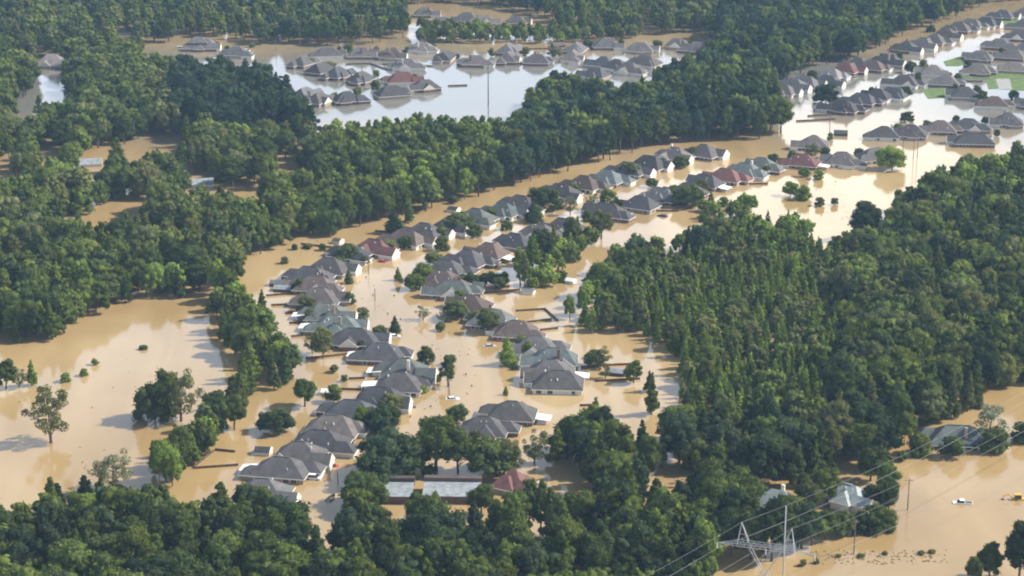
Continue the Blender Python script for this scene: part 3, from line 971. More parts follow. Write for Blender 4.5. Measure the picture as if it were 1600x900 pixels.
# ------------------------------------------------------------------ poles, lamps, pylon, cables
def pole(px, py, top, label, arm=True, lamp=False, rad=0.15, mat="pole", name="utility_pole", group="poles standing in the water"):
    p = at(px, py, 0)
    hgt = (py - top) * p.length / FPX / math.cos(TH) * 1.02
    h = empty(name, (p.x, p.y, GZ))
    tag(h, label, "lamp post" if lamp else "pole", group)
    z = hgt - GZ
    m = MB(); m.tube([(0, 0, 0), (0, 0, z)], [rad * 1.2, rad * .8], 8); m.build("shaft", M[mat], h)
    if arm:
        m = MB(); m.box(-1.2, 1.2, rad * .85, rad * .85 + .12, z - .75, z - .6); co = m.build("crossarm", M[mat], h)
        for x in (-1.0, 0.45, 1.0):
            m = MB(); m.tube([(x, rad * .85 + .06, z - .602), (x, rad * .85 + .06, z - .35)], .06, 6); m.build("insulator", M["steel"], co)
    if lamp:
        m = MB(); m.tube([(0, 0, z - .1), (.8, 0, z + .9), (2.2, 0, z + 1.3), (3.4, 0, z + 1.1)], [.1, .09, .08, .07], 6); m.build("lamp_arm", M[mat], h)
        m = MB(); m.box(3.2, 4.3, -.2, .2, z + .92, z + 1.08); m.build("lamp_head", M["steel"], h)
    return p, hgt


pole(763, 165, 97, "tall lamp post with a curved arm in the blue pond", arm=False, lamp=True, rad=.3, name="lamp_post")
for x, y, t, lab in [
    (469, 76, 37, "utility pole before the wood on the far pond shore"), (391, 70, 14, "utility pole beside the two-storey pond house"),
    (431, 79, 58, "short pole between two taller poles on the pond shore"), (1296, 212, 160, "tall pole beside the grey house in the cove"),
    (1410, 246, 206, "first of three poles in the cove behind the bright round tree"), (1427, 248, 208, "second of three poles in the cove behind the bright round tree"),
    (1433, 246, 206, "third of three poles in the cove behind the bright round tree"), (1418, 797, 744, "dark utility pole in open water by the drowned pickup"),
    (1334, 866, 808, "utility pole in front of the half hidden gabled house"), (528, 757, 733, "stub of a pole in the water by the lowest houses"),
    (586, 470, 450, "thin post in the middle of the upper street"), (576, 428, 404, "post at the sunken red car up the street"),
    (702, 622, 590, "thin post beside the palm-like street tree")]:
    pole(x, y, t, lab, arm=(y - t) > 30, rad=.16)

# steel pole in front
STEEL = at(1222, 938, 0)
pole(1222, 938, 776, "tall pale steel pole rising in front of the flooded yards", arm=False, rad=.22, mat="steel", name="steel_pole", group=None)

# lattice pylon
PY = at(1192, 975, 0)
py_o = empty("lattice_pylon", (PY.x, PY.y, GZ), R(-18))
tag(py_o, "grey steel lattice pylon with a wide crossarm at the bottom of the view", "pylon")
HB = 22.5
m = MB()
legs = []
for sx in (-1, 1):
    for sy in (-1, 1):
        legs.append([(sx * 4.0, sy * 3.2, 0), (sx * .7, sy * .7, 16.5), (sx * 4.2, sy * .9, HB)])
for lg in legs:
    m.tube(lg, .09, 5)
for za, zb, in ((0, 5), (5, 9.5), (9.5, 13.2), (13.2, 16.5)):
    wa = lambda z: (4.0 + (.7 - 4.0) * z / 16.5, 3.2 + (.7 - 3.2) * z / 16.5)
    (ax, ay), (bx, by) = wa(za), wa(zb)
    for s in (-1, 1):
        m.tube([(-ax, s * ay, za), (bx, s * by, zb)], .06, 4)
        m.tube([(ax, s * ay, za), (-bx, s * by, zb)], .06, 4)
        m.tube([(s * ax, -ay, za), (s * bx, by, zb)], .06, 4)
        m.tube([(s * ax, ay, za), (s * bx, -by, zb)], .06, 4)
m.build("tower_body", M["steel"], py_o)
m = MB()
SPAN = 12.5
for s in (-1, 1):
    m.tube([(-SPAN, 0, HB), (-SPAN * .55, s * .8, HB), (SPAN * .55, s * .8, HB), (SPAN, 0, HB)], .085, 5)
    m.tube([(-SPAN, 0, HB), (-SPAN * .55, s * .7, HB + 1.3), (SPAN * .55, s * .7, HB + 1.3), (SPAN, 0, HB)], .065, 5)
    n_ = 10
    for k in range(n_):
        xa = -SPAN * .55 + SPAN * 1.1 * k / n_
        xb = xa + SPAN * 1.1 / n_
        m.tube([(xa, s * .8, HB), ((xa + xb) / 2, s * .7, HB + 1.3), (xb, s * .8, HB)], .04, 4)
        if k % 2 == 0: m.tube([(xa, -.8, HB), (xb, .8, HB)], .03, 4)
m.build("crossarm", M["steel"], py_o)
for s in (-1, 1):
    m = MB()
    for yy in (-.6, .6):
        m.tube([(s * 4.4, yy, HB + 1.3), (s * 6.4, 0, HB + 6.4)], .1, 4)
        m.tube([(s * 7.4, yy, HB), (s * 6.4, 0, HB + 6.4)], .1, 4)
    m.tube([(s * 5.1, 0, HB + 3.2), (s * 6.9, 0, HB + 3.2)], .06, 4)
    m.build("earth_peak", M["steel"], py_o)
for x in (-SPAN, 0, SPAN):
    m = MB(); m.tube([(x, 0, HB - .02), (x, 0, HB - 1.6)], .12, 6); m.build("insulator", M["trim"], py_o)


def wire(a, b, sag, label, rad=.055):
    a, b = Vector(a), Vector(b)
    m = MB()
    pts = []
    for k in range(25):
        t = k / 24
        q = a.lerp(b, t)
        q.z -= sag * 4 * t * (1 - t)
        pts.append(tuple(q))
    m.tube(pts, rad, 5)
    tag(m.build("power_line", M["cable"]), label, "power line", "power lines from the pylon")


mw = Matrix.Translation((PY.x, PY.y, GZ)) @ Matrix.Rotation(R(-18), 4, 'Z')
far_dir = None
wires = [(-SPAN, HB - 1.6), (0, HB - 1.6), (SPAN, HB - 1.6), (-6.4, HB + 6.4), (6.4, HB + 6.4)]
ends_px = [(1640, 632), (1640, 655), (1640, 690), (1640, 610), (1640, 640)]
FAR = at(1800, 540, 22)
for (x, z), nm in zip(wires, ["outer conductor cable from the pylon's wooded arm", "middle conductor cable over the flooded yards", "conductor cable from the pylon's water-side arm",
                              "thin earth cable from the first pylon peak", "thin earth cable from the second pylon peak"]):
    a = mw @ Vector((x, 0, z))
    d = Vector((FAR.x - PY.x, FAR.y - PY.y, 0))
    off = a - Vector((PY.x, PY.y, 0))
    b_ = Vector((FAR.x, FAR.y, 0)) + Vector((off.x, off.y, off.z + 1.5))
    wire(a, b_, 5.0, nm + " to the far poles", .042 if z < HB else .03)
    c_ = a - Vector((FAR.x - PY.x, FAR.y - PY.y, 0)) * 0.55
    wire(a, c_, 2.0, nm + " toward the camera", .042 if z < HB else .03)

# ------------------------------------------------------------------ trees
def ico(sub):
    t = (1 + 5 ** .5) / 2
    v = [Vector(p).normalized() for p in [(-1, t, 0), (1, t, 0), (-1, -t, 0), (1, -t, 0), (0, -1, t), (0, 1, t), (0, -1, -t), (0, 1, -t), (t, 0, -1), (t, 0, 1), (-t, 0, -1), (-t, 0, 1)]]
    f = [(0, 11, 5), (0, 5, 1), (0, 1, 7), (0, 7, 10), (0, 10, 11), (1, 5, 9), (5, 11, 4), (11, 10, 2), (10, 7, 6), (7, 1, 8), (3, 9, 4), (3, 4, 2), (3, 2, 6), (3, 6, 8), (3, 8, 9), (4, 9, 5), (2, 4, 11), (6, 2, 10), (8, 6, 7), (9, 8, 1)]
    for _ in range(sub):
        cache, nf = {}, []
        def mid(a, b):
            k = (min(a, b), max(a, b))
            if k not in cache:
                v.append(((v[a] + v[b]) / 2).normalized()); cache[k] = len(v) - 1
            return cache[k]
        for a, b, c in f:
            x, y, z = mid(a, b), mid(b, c), mid(c, a)
            nf += [(a, x, z), (b, y, x), (c, z, y), (x, y, z)]
        f = nf
    return np.array([tuple(p) for p in v]), np.array(f)


ICO0, ICO1 = ico(0), ico(1)


def clumps(kind, rng):
    """clump centres and radii of a crown; unit tree height 1, crown radius given relative to it"""
    C = []
    if kind in ("broad", "spread"):
        rw, rz_, zc, n = (.33, .43, .54, 38) if kind == "broad" else (.52, .46, .46, 34)
        lob = rng.uniform(.78, 1.15, 5)
        for i in range(n):
            zf = 1 - 1.75 * (i + .5) / n
            a = i * 2.399 + rng.uniform(-.5, .5)
            k = rng.uniform(.5, .92) * lob[int((a % 6.283) / 6.284 * 5)]
            q = math.sqrt(max(0, 1 - zf * zf))
            if zf < 0: q = .9 + .1 * q
            r0 = rng.uniform(.075, .135) if kind == "broad" else rng.uniform(.12, .18)
            C.append((rw * k * q * math.cos(a), rw * k * q * math.sin(a), zc + rz_ * zf * min(k + .08, .9), r0))
        C.append((0, 0, zc, rw * .5)); C.append((0, 0, zc + rz_ * .3, rw * .42))
    elif kind == "pine":
        n = 26
        for i in range(n):
            zf = i / (n - 1)
            a = i * 2.4 + rng.uniform(-.5, .5)
            r = .21 * (1 - zf) ** .6 * rng.uniform(.35, 1.1)
            C.append((r * math.cos(a), r * math.sin(a), .36 + .60 * zf, rng.uniform(.05, .085) * (1.1 - .45 * zf)))
    elif kind == "cone":
        n = 24
        for i in range(n):
            zf = i / (n - 1)
            a = i * 2.4 + rng.uniform(-.4, .4)
            r = .19 * (1 - zf) ** .85 * rng.uniform(.5, 1.0)
            C.append((r * math.cos(a), r * math.sin(a), .12 + .80 * zf, .09 * (1.06 - .75 * zf) * rng.uniform(.85, 1.15)))
    elif kind == "cypress":
        n = 18
        for i in range(n):
            zf = i / (n - 1)
            a = i * 2.4
            r = .11 * (1 - zf) ** .7
            C.append((r * math.cos(a), r * math.sin(a), .10 + .82 * zf, .17 * (1.03 - .85 * zf)))
    elif kind == "shrub":
        for i in range(16):
            a = rng.uniform(0, 2 * math.pi); u = rng.uniform(0, 1) ** .5; zf = rng.uniform(0, 1)
            r = .42 * u * math.sin(math.pi * (.35 + .55 * zf))
            C.append((r * math.cos(a), r * math.sin(a), .16 + .62 * zf, rng.uniform(.15, .24)))
    elif kind == "sparse":
        for i in range(34):
            a = rng.uniform(0, 2 * math.pi); zf = rng.uniform(0, 1)
            r = .42 * rng.uniform(.25, 1) * math.sin(math.pi * (.18 + .72 * zf)) ** .7
            C.append((r * math.cos(a), r * math.sin(a), .26 + .68 * zf, rng.uniform(.055, .10)))
    return np.array(C)


def crown_arrays(kind, seed, H, nleaf, leaf, core=ICO1, core_k=.80):
    """triangles/quads as arrays: verts, quads (tris repeat nothing - kept apart), tint per face"""
    rng = np.random.default_rng(seed)
    C = clumps(kind, rng)
    C = C * H
    verts, tris, quads, tt, tq = [], [], [], [], []
    nv = 0
    ctint = rng.uniform(.80, 1.2, len(C))
    if core is not None:
        bv, bf = core
        for (x, y, z, r), ti in zip(C, ctint):
            k = r * core_k * rng.uniform(.8, 1.2, (len(bv), 1))
            vv = bv * k * np.array([1, 1, .85]) + np.array([x, y, z])
            verts.append(vv); tris.append(bf + nv); nv += len(bv)
            tt.append(np.full(len(bf), ti * .95))
    wgt = C[:, 3] ** 2; wgt /= wgt.sum()
    idx = rng.choice(len(C), nleaf, p=wgt)
    d = rng.normal(size=(nleaf, 3)); d[:, 2] += .25
    d /= np.linalg.norm(d, axis=1)[:, None]
    pos = C[idx, :3] + d * (C[idx, 3] * rng.uniform(.72, 1.18, nleaf))[:, None] * np.array([1, 1, .9])
    nrm = d + rng.normal(size=(nleaf, 3)) * .55
    nrm /= np.linalg.norm(nrm, axis=1)[:, None]
    ref = rng.normal(size=(nleaf, 3))
    e1 = np.cross(nrm, ref); e1 /= np.linalg.norm(e1, axis=1)[:, None]
    e2 = np.cross(nrm, e1)
    s1 = (leaf * rng.uniform(.55, 1.25, nleaf))[:, None]
    s2 = (leaf * rng.uniform(.35, .85, nleaf))[:, None]
    q = np.stack([pos - e1 * s1, pos - e2 * s2 * .9, pos + e1 * s1, pos + e2 * s2], 1)
    verts.append(q.reshape(-1, 3))
    quads.append(np.arange(nleaf * 4).reshape(-1, 4) + nv)
    tq.append(ctint[idx] * rng.uniform(.72, 1.32, nleaf))
    V = np.concatenate(verts)
    T = np.concatenate(tris) if tris else np.zeros((0, 3), int)
    return V, T, np.concatenate(quads), np.concatenate((np.concatenate(tt) if tt else np.zeros(0), np.concatenate(tq))), C


def np_mesh(name, V, T, Q, mat, attr, vals):
    me = bpy.data.meshes.new(name)
    nt_, nq = len(T), len(Q)
    me.vertices.add(len(V))
    me.vertices.foreach_set("co", V.astype(np.float32).ravel())
    me.loops.add(nt_ * 3 + nq * 4)
    me.loops.foreach_set("vertex_index", np.concatenate((T.ravel(), Q.ravel())).astype(np.int32))
    me.polygons.add(nt_ + nq)
    st = np.concatenate((np.arange(nt_) * 3, nt_ * 3 + np.arange(nq) * 4)).astype(np.int32)
    me.polygons.foreach_set("loop_start", st)
    me.update(calc_edges=True)
    me.validate()
    a = me.attributes.new(attr, 'FLOAT_COLOR', 'FACE')
    a.data.foreach_set("color", vals.astype(np.float32).ravel())
    me.materials.append(mat)
    return me


def trunk_mesh(kind, seed, H, C):
    rng = random.Random(seed)
    m = MB()
    zb = -1.5
    r = H * (.018 if kind in ("pine", "cone", "cypress") else .024)
    top = H * (.92 if kind in ("pine", "cone", "cypress") else .62)
    bend = [(0, 0)] + [(rng.uniform(-.03, .03) * H, rng.uniform(-.03, .03) * H) for _ in range(3)]
    pts = [(bend[i][0] * i / 3, bend[i][1] * i / 3, zb + (top - zb) * i / 3) for i in range(4)]
    m.tube(pts, [r * 1.25, r, r * .75, r * .3], 7)
    order = list(range(len(C)))
    rng.shuffle(order)
    for i in order[: (14 if kind == "sparse" else 8)]:
        x, y, z, cr = C[i]
        if z < H * .22: continue
        z0 = max(H * .12, min(z - math.hypot(x, y) * .9, top * .92))
        t = (z0 - zb) / (top - zb)
        k = min(2, int(t * 3)); ff = t * 3 - k
        bx = pts[k][0] * (1 - ff) + pts[k + 1][0] * ff
        by = pts[k][1] * (1 - ff) + pts[k + 1][1] * ff
        m.tube([(bx, by, z0), ((bx + x) / 2, (by + y) / 2, z0 + (z - z0) * .42), (x, y, z)], [r * .5, r * .33, r * .12], 5)
    return m.mesh("trunk", M["bark"], True)


KINDS = {   # nominal height, leaves, leaf size
    "broad": (12.0, 3400, .34), "spread": (9.0, 3000, .31), "pine": (15.0, 2500, .36), "cone": (8.0, 1500, .26),
    "cypress": (8.0, 1500, .26), "shrub": (3.0, 900, .19), "sparse": (13.0, 2900, .30)}
PROTO, LOW = {}, {}


def col4(t):
    return np.stack([t, t, t, np.ones_like(t)], 1)


for ki, (k, (H, nl, ls)) in enumerate(KINDS.items()):
    PROTO[k] = []
    for j in range(7 if k in ("broad", "pine", "cone") else 2):
        V, T, Q, tint, C = crown_arrays(k, 1000 + ki * 17 + j, H, nl, ls, None if k == "sparse" else ICO1)
        PROTO[k].append((np_mesh("crown", V, T, Q, M["foliage"], "tint", col4(tint)), trunk_mesh(k, ki * 31 + j, H, C), H))
    if k in ("broad", "pine", "cone", "spread"):
        LOW[k] = [crown_arrays(k, 3000 + ki * 17 + j, H, int(nl * .11), ls * 2.3, ICO0, .9) for j in range(4)]

PALETTE = {
    "mid": (.116, .148, .032), "dark": (.078, .106, .030), "olive": (.138, .150, .050), "bright": (.172, .232, .040),
    "deep": (.046, .067, .028), "pale": (.215, .225, .130), "blue": (.044, .068, .037)}
TONEWORD = {"mid": "mid green", "dark": "dark green", "olive": "olive green", "bright": "bright green", "deep": "very dark", "pale": "pale green", "blue": "dark"}


def put_tree(kind, wx, wy, H, colour, label, cat, group, name, rng, sx=1.0, z=0.0):
    cm_, tm_, H0 = PROTO[kind][rng.randrange(len(PROTO[kind]))]
    s = H / H0
    if kind == "spread": z -= .06 * H
    o = empty(name, (wx, wy, z), rng.uniform(0, 6.283))
    o.rotation_euler.x, o.rotation_euler.y = rng.uniform(-.045, .045), rng.uniform(-.045, .045)
    k_ = rng.uniform(.86, 1.14) if kind in ('broad', 'spread') else 1.0
    o.scale = (s * sx * k_, s * sx / k_, s)
    tag(o, label, cat, group)
    c = bpy.data.objects.new("crown", cm_); c.parent = o; col.objects.link(c)
    j = rng.uniform(.74, 1.28)
    jr = rng.uniform(.92, 1.07)
    c.color = (colour[0] * j * jr, colour[1] * j, colour[2] * j * rng.uniform(.85, 1.2), 1)
    t = bpy.data.objects.new("trunk", tm_); t.parent = o; col.objects.link(t)
    return o


rng = random.Random(11)
# trees one can point at: base pixel, height in px, kind, tone, width factor, label
LONE = [
    (80, 692, 92, "sparse", "olive", 1.0, "open branched tree alone in the flooded field"),
    (242, 657, 74, "spread", "dark", .85, "dark half of the broad clump in the middle of the field"),
    (283, 658, 88, "sparse", "olive", .95, "open airy half of the broad clump in the field"),
    (262, 655, 84, "broad", "mid", .9, "tall middle tree of the broad clump in the field"),
    (178, 768, 74, "sparse", "pale", 1.15, "pale feathery tree where the field meets the near wood"),
    (50, 602, 44, "cone", "bright", 1.0, "pointed young conifer at the far left of the field"),
    (10, 608, 50, "broad", "mid", 1.0, "rounded tree at the frame's edge beside the pointed conifer"),
    (30, 606, 38, "sparse", "olive", 1.0, "thin pale tree beside the pointed conifer in the field"),
    (430, 675, 44, "spread", "deep", 1.25, "round dark tree standing alone behind the near houses"),
    (476, 635, 52, "broad", "dark", 1.15, "rounded tree beside the small white hut"),
    (436, 660, 20, "sparse", "olive", 1.4, "low straggly tree beside the round dark tree"),
    (545, 443, 26, "cypress", "dark", 1.15, "small pointed street tree before the field-side houses"),
    (622, 438, 23, "cypress", "mid", 1.2, "small pointed tree in the middle of the upper street"),
    (617, 520, 30, "cypress", "dark", 1.3, "pointed street tree beside the sunken white car"),
    (792, 570, 52, "cypress", "bright", 1.1, "tall green cypress cone beside the pine-side houses"),
    (790, 617, 16, "cypress", "mid", 1.2, "tiny cone tree in front of the big grey house"),
    (666, 568, 32, "spread", "dark", .9, "small flat topped tree at the bend of the street"),
    (700, 604, 52, "pine", "dark", 1.25, "palm-like street tree with a bare trunk"),
    (661, 500, 24, "sparse", "pale", 1.2, "thin bare sapling in the street"),
    (690, 503, 20, "sparse", "pale", 1.2, "thin sapling beside the dark bushes of the brown house"),
    (689, 517, 16, "spread", "mid", 1.0, "little round sapling below the thin one"),
    (616, 364, 40, "cypress", "deep", 1.7, "dark egg-shaped tree behind the brown gabled house"),
    (640, 347, 34, "cone", "mid", 1.1, "slim conifer beside the dark egg-shaped tree"),
    (543, 407, 30, "spread", "dark", 1.1, "dark bushy tree before the white gable"),
    (633, 388, 24, "spread", "dark", 1.0, "round bush-like tree before the brown gabled house"),
    (716, 360, 34, "spread", "dark", 1.2, "dark tree before the red trimmed gable"),
    (850, 326, 40, "spread", "dark", 1.3, "big dark tree spanning two houses up the street"),
    (832, 347, 34, "cypress", "deep", 1.8, "dark rounded tree below the big dark street tree"),
    (949, 316, 26, "spread", "mid", .95, "ball-shaped tree in the upper street"),
    (1019, 293, 18, "spread", "dark", 1.0, "small round tree by the far white van"),
    (891, 336, 30, "sparse", "pale", .9, "bare thin tree in the upper street"),
    (925, 326, 26, "sparse", "pale", 1.0, "second bare thin tree by the ball-shaped tree"),
    (1072, 322, 40, "spread", "dark", 1.2, "large round dark tree behind the pine-side houses"),
    (985, 275, 24, "spread", "dark", 1.4, "dark spreading tree between far gabled houses"),
    (1062, 262, 22, "spread", "dark", 1.2, "dark round tree at the bend before the tall wood"),
    (1393, 264, 42, "spread", "bright", 1.0, "round bright green tree in open water"),
    (1268, 249, 24, "sparse", "olive", 1.4, "thin grey tree before the grey cove house"),
    (1417, 190, 18, "spread", "dark", 1.0, "small dark tree among the cove houses"),
    (1424, 114, 20, "spread", "dark", 1.0, "round dark tree by the pale roof near the lawns"),
    (1290, 160, 34, "spread", "deep", 1.0, "dark tree before the big brick house by the wood"),
    (1412, 152, 20, "spread", "dark", 1.2, "dark tree in front of the block by the far street"),
    (1454, 50, 12, "spread", "deep", 1.0, "small dark tree at the head of the far street"),
    (1584, 155, 16, "spread", "dark", 1.0, "dark tree by the brown roof near the lawns"),
    (1505, 150, 14, "spread", "dark", 1.0, "low dark tree on the cove shore"),
    (1526, 146, 14, "spread", "dark", 1.0, "second low dark tree on the cove shore"),
    (935, 574, 36, "sparse", "olive", 1.5, "spreading yard tree inside the dark fence"),
    (930, 572, 28, "spread", "dark", 1.1, "dark low tree in the fenced yard"),
    (990, 598, 38, "broad", "mid", 1.15, "rounded tree at the corner of the long fence"),
    (946, 592, 26, "sparse", "olive", 1.1, "thin tree between fence and rounded tree"),
    (1018, 648, 76, "cone", "mid", .75, "tall narrow poplar-like tree by the young pines"),
    (1014, 612, 38, "cone", "dark", 1.0, "dark slim conifer behind the narrow tall tree"),
    (600, 674, 46, "spread", "deep", 1.25, "dark round tree hiding the near drive"),
    (566, 667, 36, "broad", "bright", 1.05, "bright green tree before the dark near house"),
    (505, 560, 52, "broad", "olive", 1.0, "olive yard tree beside the white slab"),
    (488, 552, 36, "sparse", "olive", 1.0, "thin olive tree in the back yards"),
    (650, 452, 30, "spread", "dark", 1.0, "dark bush-like tree at the green-grey house"),
    (664, 440, 34, "spread", "mid", 1.0, "green rounded tree above the dark bush-like tree"),
    (678, 412, 22, "spread", "mid", 1.2, "low green tree at the corner of the dark roofed house"),
    (710, 497, 34, "spread", "dark", 1.2, "dark yard tree before the brown roofed house"),
    (762, 520, 40, "broad", "olive", 1.3, "olive tree crowding the green-grey house"),
    (604, 748, 86, "spread", "deep", 1.3, "great dark tree at the lower end of the street"),
    (640, 738, 70, "spread", "dark", 1.1, "dark companion of the great dark street-end tree"),
    (682, 735, 100, "broad", "mid", 1.15, "tall pale crowned tree beside the great dark tree"),
    (716, 738, 82, "broad", "dark", 1.0, "bare stemmed tree above the brick hall"),
    (770, 740, 72, "spread", "dark", 1.25, "broad domed tree hiding a grey roof"),
    (800, 745, 62, "sparse", "olive", 1.0, "thin olive tree above the small red-brown roof"),
    (835, 725, 60, "sparse", "olive", .9, "thin bare stems beside the fenced pine-side yard"),
    (570, 790, 66, "spread", "dark", 1.05, "dark tree bank at the water beside the brick hall"),
    (560, 806, 54, "spread", "mid", 1.0, "lower tree of the bank beside the brick hall"),
    (1545, 903, 60, "broad", "dark", .95, "dark tree at the bottom edge in the open water"),
    (1520, 912, 50, "broad", "dark", .8, "smaller dark tree at the bottom edge"),
    (1592, 905, 100, "broad", "deep", .8, "dark tree cut by the corner of the frame"),
    (1372, 826, 46, "spread", "dark", 1.15, "dark bushy tree by the narrow shore in the open water"),
    (1388, 800, 60, "broad", "dark", .8, "dark tree beside the half hidden gabled house"),
    (655, 822, 62, "broad", "dark", 1.1, "dark tree between the two brick halls"),
    (676, 806, 44, "spread", "mid", .9, "lower green tree between the two brick halls"),
    (752, 806, 58, "broad", "dark", 1.1, "dark tree at the end of the larger brick hall"),
    (586, 826, 50, "spread", "dark", 1.0, "dark tree below the smaller brick hall"),
    (1290, 842, 52, "broad", "dark", 1.2, "dark tree on the shore below the half hidden gabled house"),
    (1318, 834, 40, "spread", "dark", 1.1, "dark wide bush-like tree below the half hidden gabled house"),
    (1346, 830, 36, "spread", "deep", 1.1, "very dark low tree on the shore by the narrow water inlet"),
    (1268, 852, 64, "broad", "mid", 1.1, "green tree at the corner of the wood behind the steel pole"),
    (1366, 792, 46, "spread", "dark", 1.0, "dark tree close against the half hidden gabled house"),
    (1384, 772, 58, "broad", "mid", 1.0, "green tree at the wood corner above the half hidden gabled house"),
    (1360, 752, 62, "broad", "dark", 1.1, "tall dark tree behind the half hidden gabled house"),
    (1288, 790, 66, "broad", "mid", 1.1, "green tree hiding the side of the half hidden gabled house"),
    (1262, 800, 60, "broad", "olive", 1.0, "olive tree between the two half hidden houses"),
    (1352, 374, 62, "broad", "deep", 1.1, "lone dark pine before the bright water"),
    (1545, 690, 60, "sparse", "pale", 1.3, "pale bare tree beside the long blue-grey roof"),
]
for px, py, hp, kind, tone, sx, lab in LONE:
    p = at(px, py, 0)
    H = hp * p.length / FPX / math.cos(TH)
    put_tree(kind, p.x, p.y, H, PALETTE[tone], lab, "tree", "trees standing on their own", "yard_tree", rng, sx)

SHRUBS = [
    (102, 596, 16, "bright", "first of three round shrubs in a line across the field"), (130, 587, 13, "bright", "middle of three round shrubs in the field"),
    (148, 570, 11, "bright", "smallest and last of three shrubs in the field"), (224, 546, 7, "dark", "tiny dark twig of a shrub in the field"),
    (445, 412, 12, "olive", "low shrub in the flooded gardens by the wood"), (461, 390, 10, "dark", "small dark shrub by the wood edge"),
    (505, 391, 12, "dark", "round shrub behind the upper houses"), (482, 388, 8, "olive", "faint low shrub in the flooded gardens"),
    (566, 498, 20, "olive", "rounded olive bush at the green-grey roof"), (594, 532, 26, "olive", "wide olive bush beside the dark roof"),
    (535, 508, 14, "dark", "dark bush among the green-grey roofs"), (548, 475, 20, "dark", "bush by the grey roofs on the street"),
    (702, 706, 10, "mid", "low bush by the street"), (704, 570, 18, "mid", "green bush below the flat topped street tree"),
    (538, 596, 12, "mid", "bush at the end of the dark yard fence"), (522, 582, 14, "dark", "grey bush in the flooded back yard"),
    (662, 614, 14, "bright", "bright bush at the brick corner"), (630, 622, 10, "dark", "dark little bush by the white gable"),
    (684, 596, 12, "dark", "dark bush by the silver car"), (804, 578, 9, "mid", "low bush beside the white drive car"),
    (535, 690, 12, "mid", "bush beside the white forked gable"), (455, 750, 14, "bright", "bright bush before the lowest roof"),
    (1410, 720, 18, "dark", "round shrub at the corner of the wood and open water"), (1440, 710, 38, "mid", "egg-shaped shrub before the long roof"),
    (1488, 714, 36, "dark", "dark round shrub in the middle of the long roof"), (1522, 704, 10, "dark", "low dark shrub before the long roof"),
    (1553, 706, 42, "mid", "tall green shrub at the end of the long roof"), (1525, 636, 22, "mid", "round shrub at the inlet above the long roof"),
    (1535, 690, 16, "mid", "low shrub against the long roof's end"), (1594, 690, 34, "dark", "dark shrub cut by the frame's edge"),
    (1278, 280, 16, "bright", "low green bush in the bright water"), (1256, 276, 16, "bright", "bush beside the tan house end"),
    (1235, 306, 24, "bright", "first bush rising from the bright water"), (1258, 312, 24, "bright", "second bush rising from the bright water"),
    (1280, 322, 15, "olive", "small olive bush in the bright water"), (1304, 320, 12, "olive", "smallest olive bush in the bright water"),
    (1198, 272, 14, "mid", "bush at the white yard wall"), (780, 452, 22, "dark", "last bush of the hedge"),
    (708, 318, 14, "dark", "dark bush by the bright gabled shed"), (876, 440, 20, "mid", "leafy bush at the flooded track"),
    (1100, 330, 20, "bright", "bright bush behind the dark roofed house"), (1130, 322, 16, "bright", "low bright bush beside the fence"),
    (1380, 250, 4, "olive", "floating tuft beside the bright round tree"),
    (1310, 870, 5, "olive", "first tuft of weed on the drowned bank"), (1345, 870, 6, "olive", "second tuft of weed on the drowned bank"),
    (1382, 866, 5, "olive", "third tuft of weed on the drowned bank"), (1440, 866, 6, "olive", "fourth tuft of weed on the drowned bank"), (1456, 864, 6, "olive", "fifth tuft of weed on the drowned bank"),
    (1276, 880, 10, "olive", "weedy shrub at the foot of the wood"), (1255, 884, 12, "olive", "weedy shrub below the steel pole"),
]
for px, py, hp, tone, lab in SHRUBS:
    p = at(px, py, 0)
    H = hp * p.length / FPX / math.cos(TH)
    put_tree("shrub", p.x, p.y, H, PALETTE[tone], lab, "shrub", "shrubs standing in the water", "shrub", rng, 1.2 if hp > 8 else 2.4)
# clipped hedge behind the green-grey house
for k in range(8):
    p = at(712 + 11 * k, 447 - k * .6, 0)
    put_tree("shrub", p.x, p.y, 4.6 + .5 * (k % 3), PALETTE["dark"], "rounded dark bush in the row behind the green-grey house", "shrub", "row of bushes behind the green-grey house", "hedge_bush", rng, .95)

# many low garden bushes whose tops still show beside the houses
YARDS = [
    ("low dark bush in a flooded garden on the field side of the street", "garden bushes on the field side", [(470, 470), (476, 486), (484, 503), (548, 530), (566, 545), (520, 628), (612, 640), (575, 655), (640, 590), (608, 560), (470, 455), (530, 425), (566, 412), (610, 395), (660, 380), (690, 372), (722, 352), (768, 340), (806, 330), (862, 308), (898, 300), (930, 288), (1000, 268), (1035, 256), (1082, 246)]),
    ("low dark bush in a flooded garden on the pine side of the street", "garden bushes on the pine side", [(720, 470), (744, 505), (786, 520), (812, 545), (826, 555), (930, 560), (850, 612), (712, 660), (740, 690), (818, 650), (655, 430), (690, 392), (742, 372), (790, 360), (835, 340), (920, 345), (968, 330), (1030, 318), (1050, 305), (1096, 300), (1146, 284), (1180, 276), (1210, 262)]),
    ("small dark bush beside the far houses of the blue pond", "garden bushes round the blue pond", [(340, 74), (352, 78), (392, 76), (530, 82), (548, 84), (590, 84), (636, 80), (676, 78), (716, 92), (770, 88), (818, 88), (866, 86), (922, 74), (972, 72), (1028, 74), (486, 104), (512, 112), (548, 120), (590, 122), (640, 104), (648, 128), (590, 140), (520, 156), (560, 152), (1076, 74)]),
    ("small dark bush beside the houses of the far street and cove", "garden bushes by the far street", [(1232, 138), (1272, 124), (1310, 112), (1352, 104), (1380, 98), (1404, 92), (1430, 70), (1452, 64), (1490, 50), (1360, 152), (1392, 148), (1436, 124), (1446, 106), (1494, 124), (1512, 110), (1530, 108), (1548, 92), (1566, 84), (1490, 144), (1536, 158), (1400, 204), (1448, 202), (1492, 196), (1540, 194), (1556, 214), (1240, 250), (1290, 246), (1342, 246), (1300, 220)]),
]
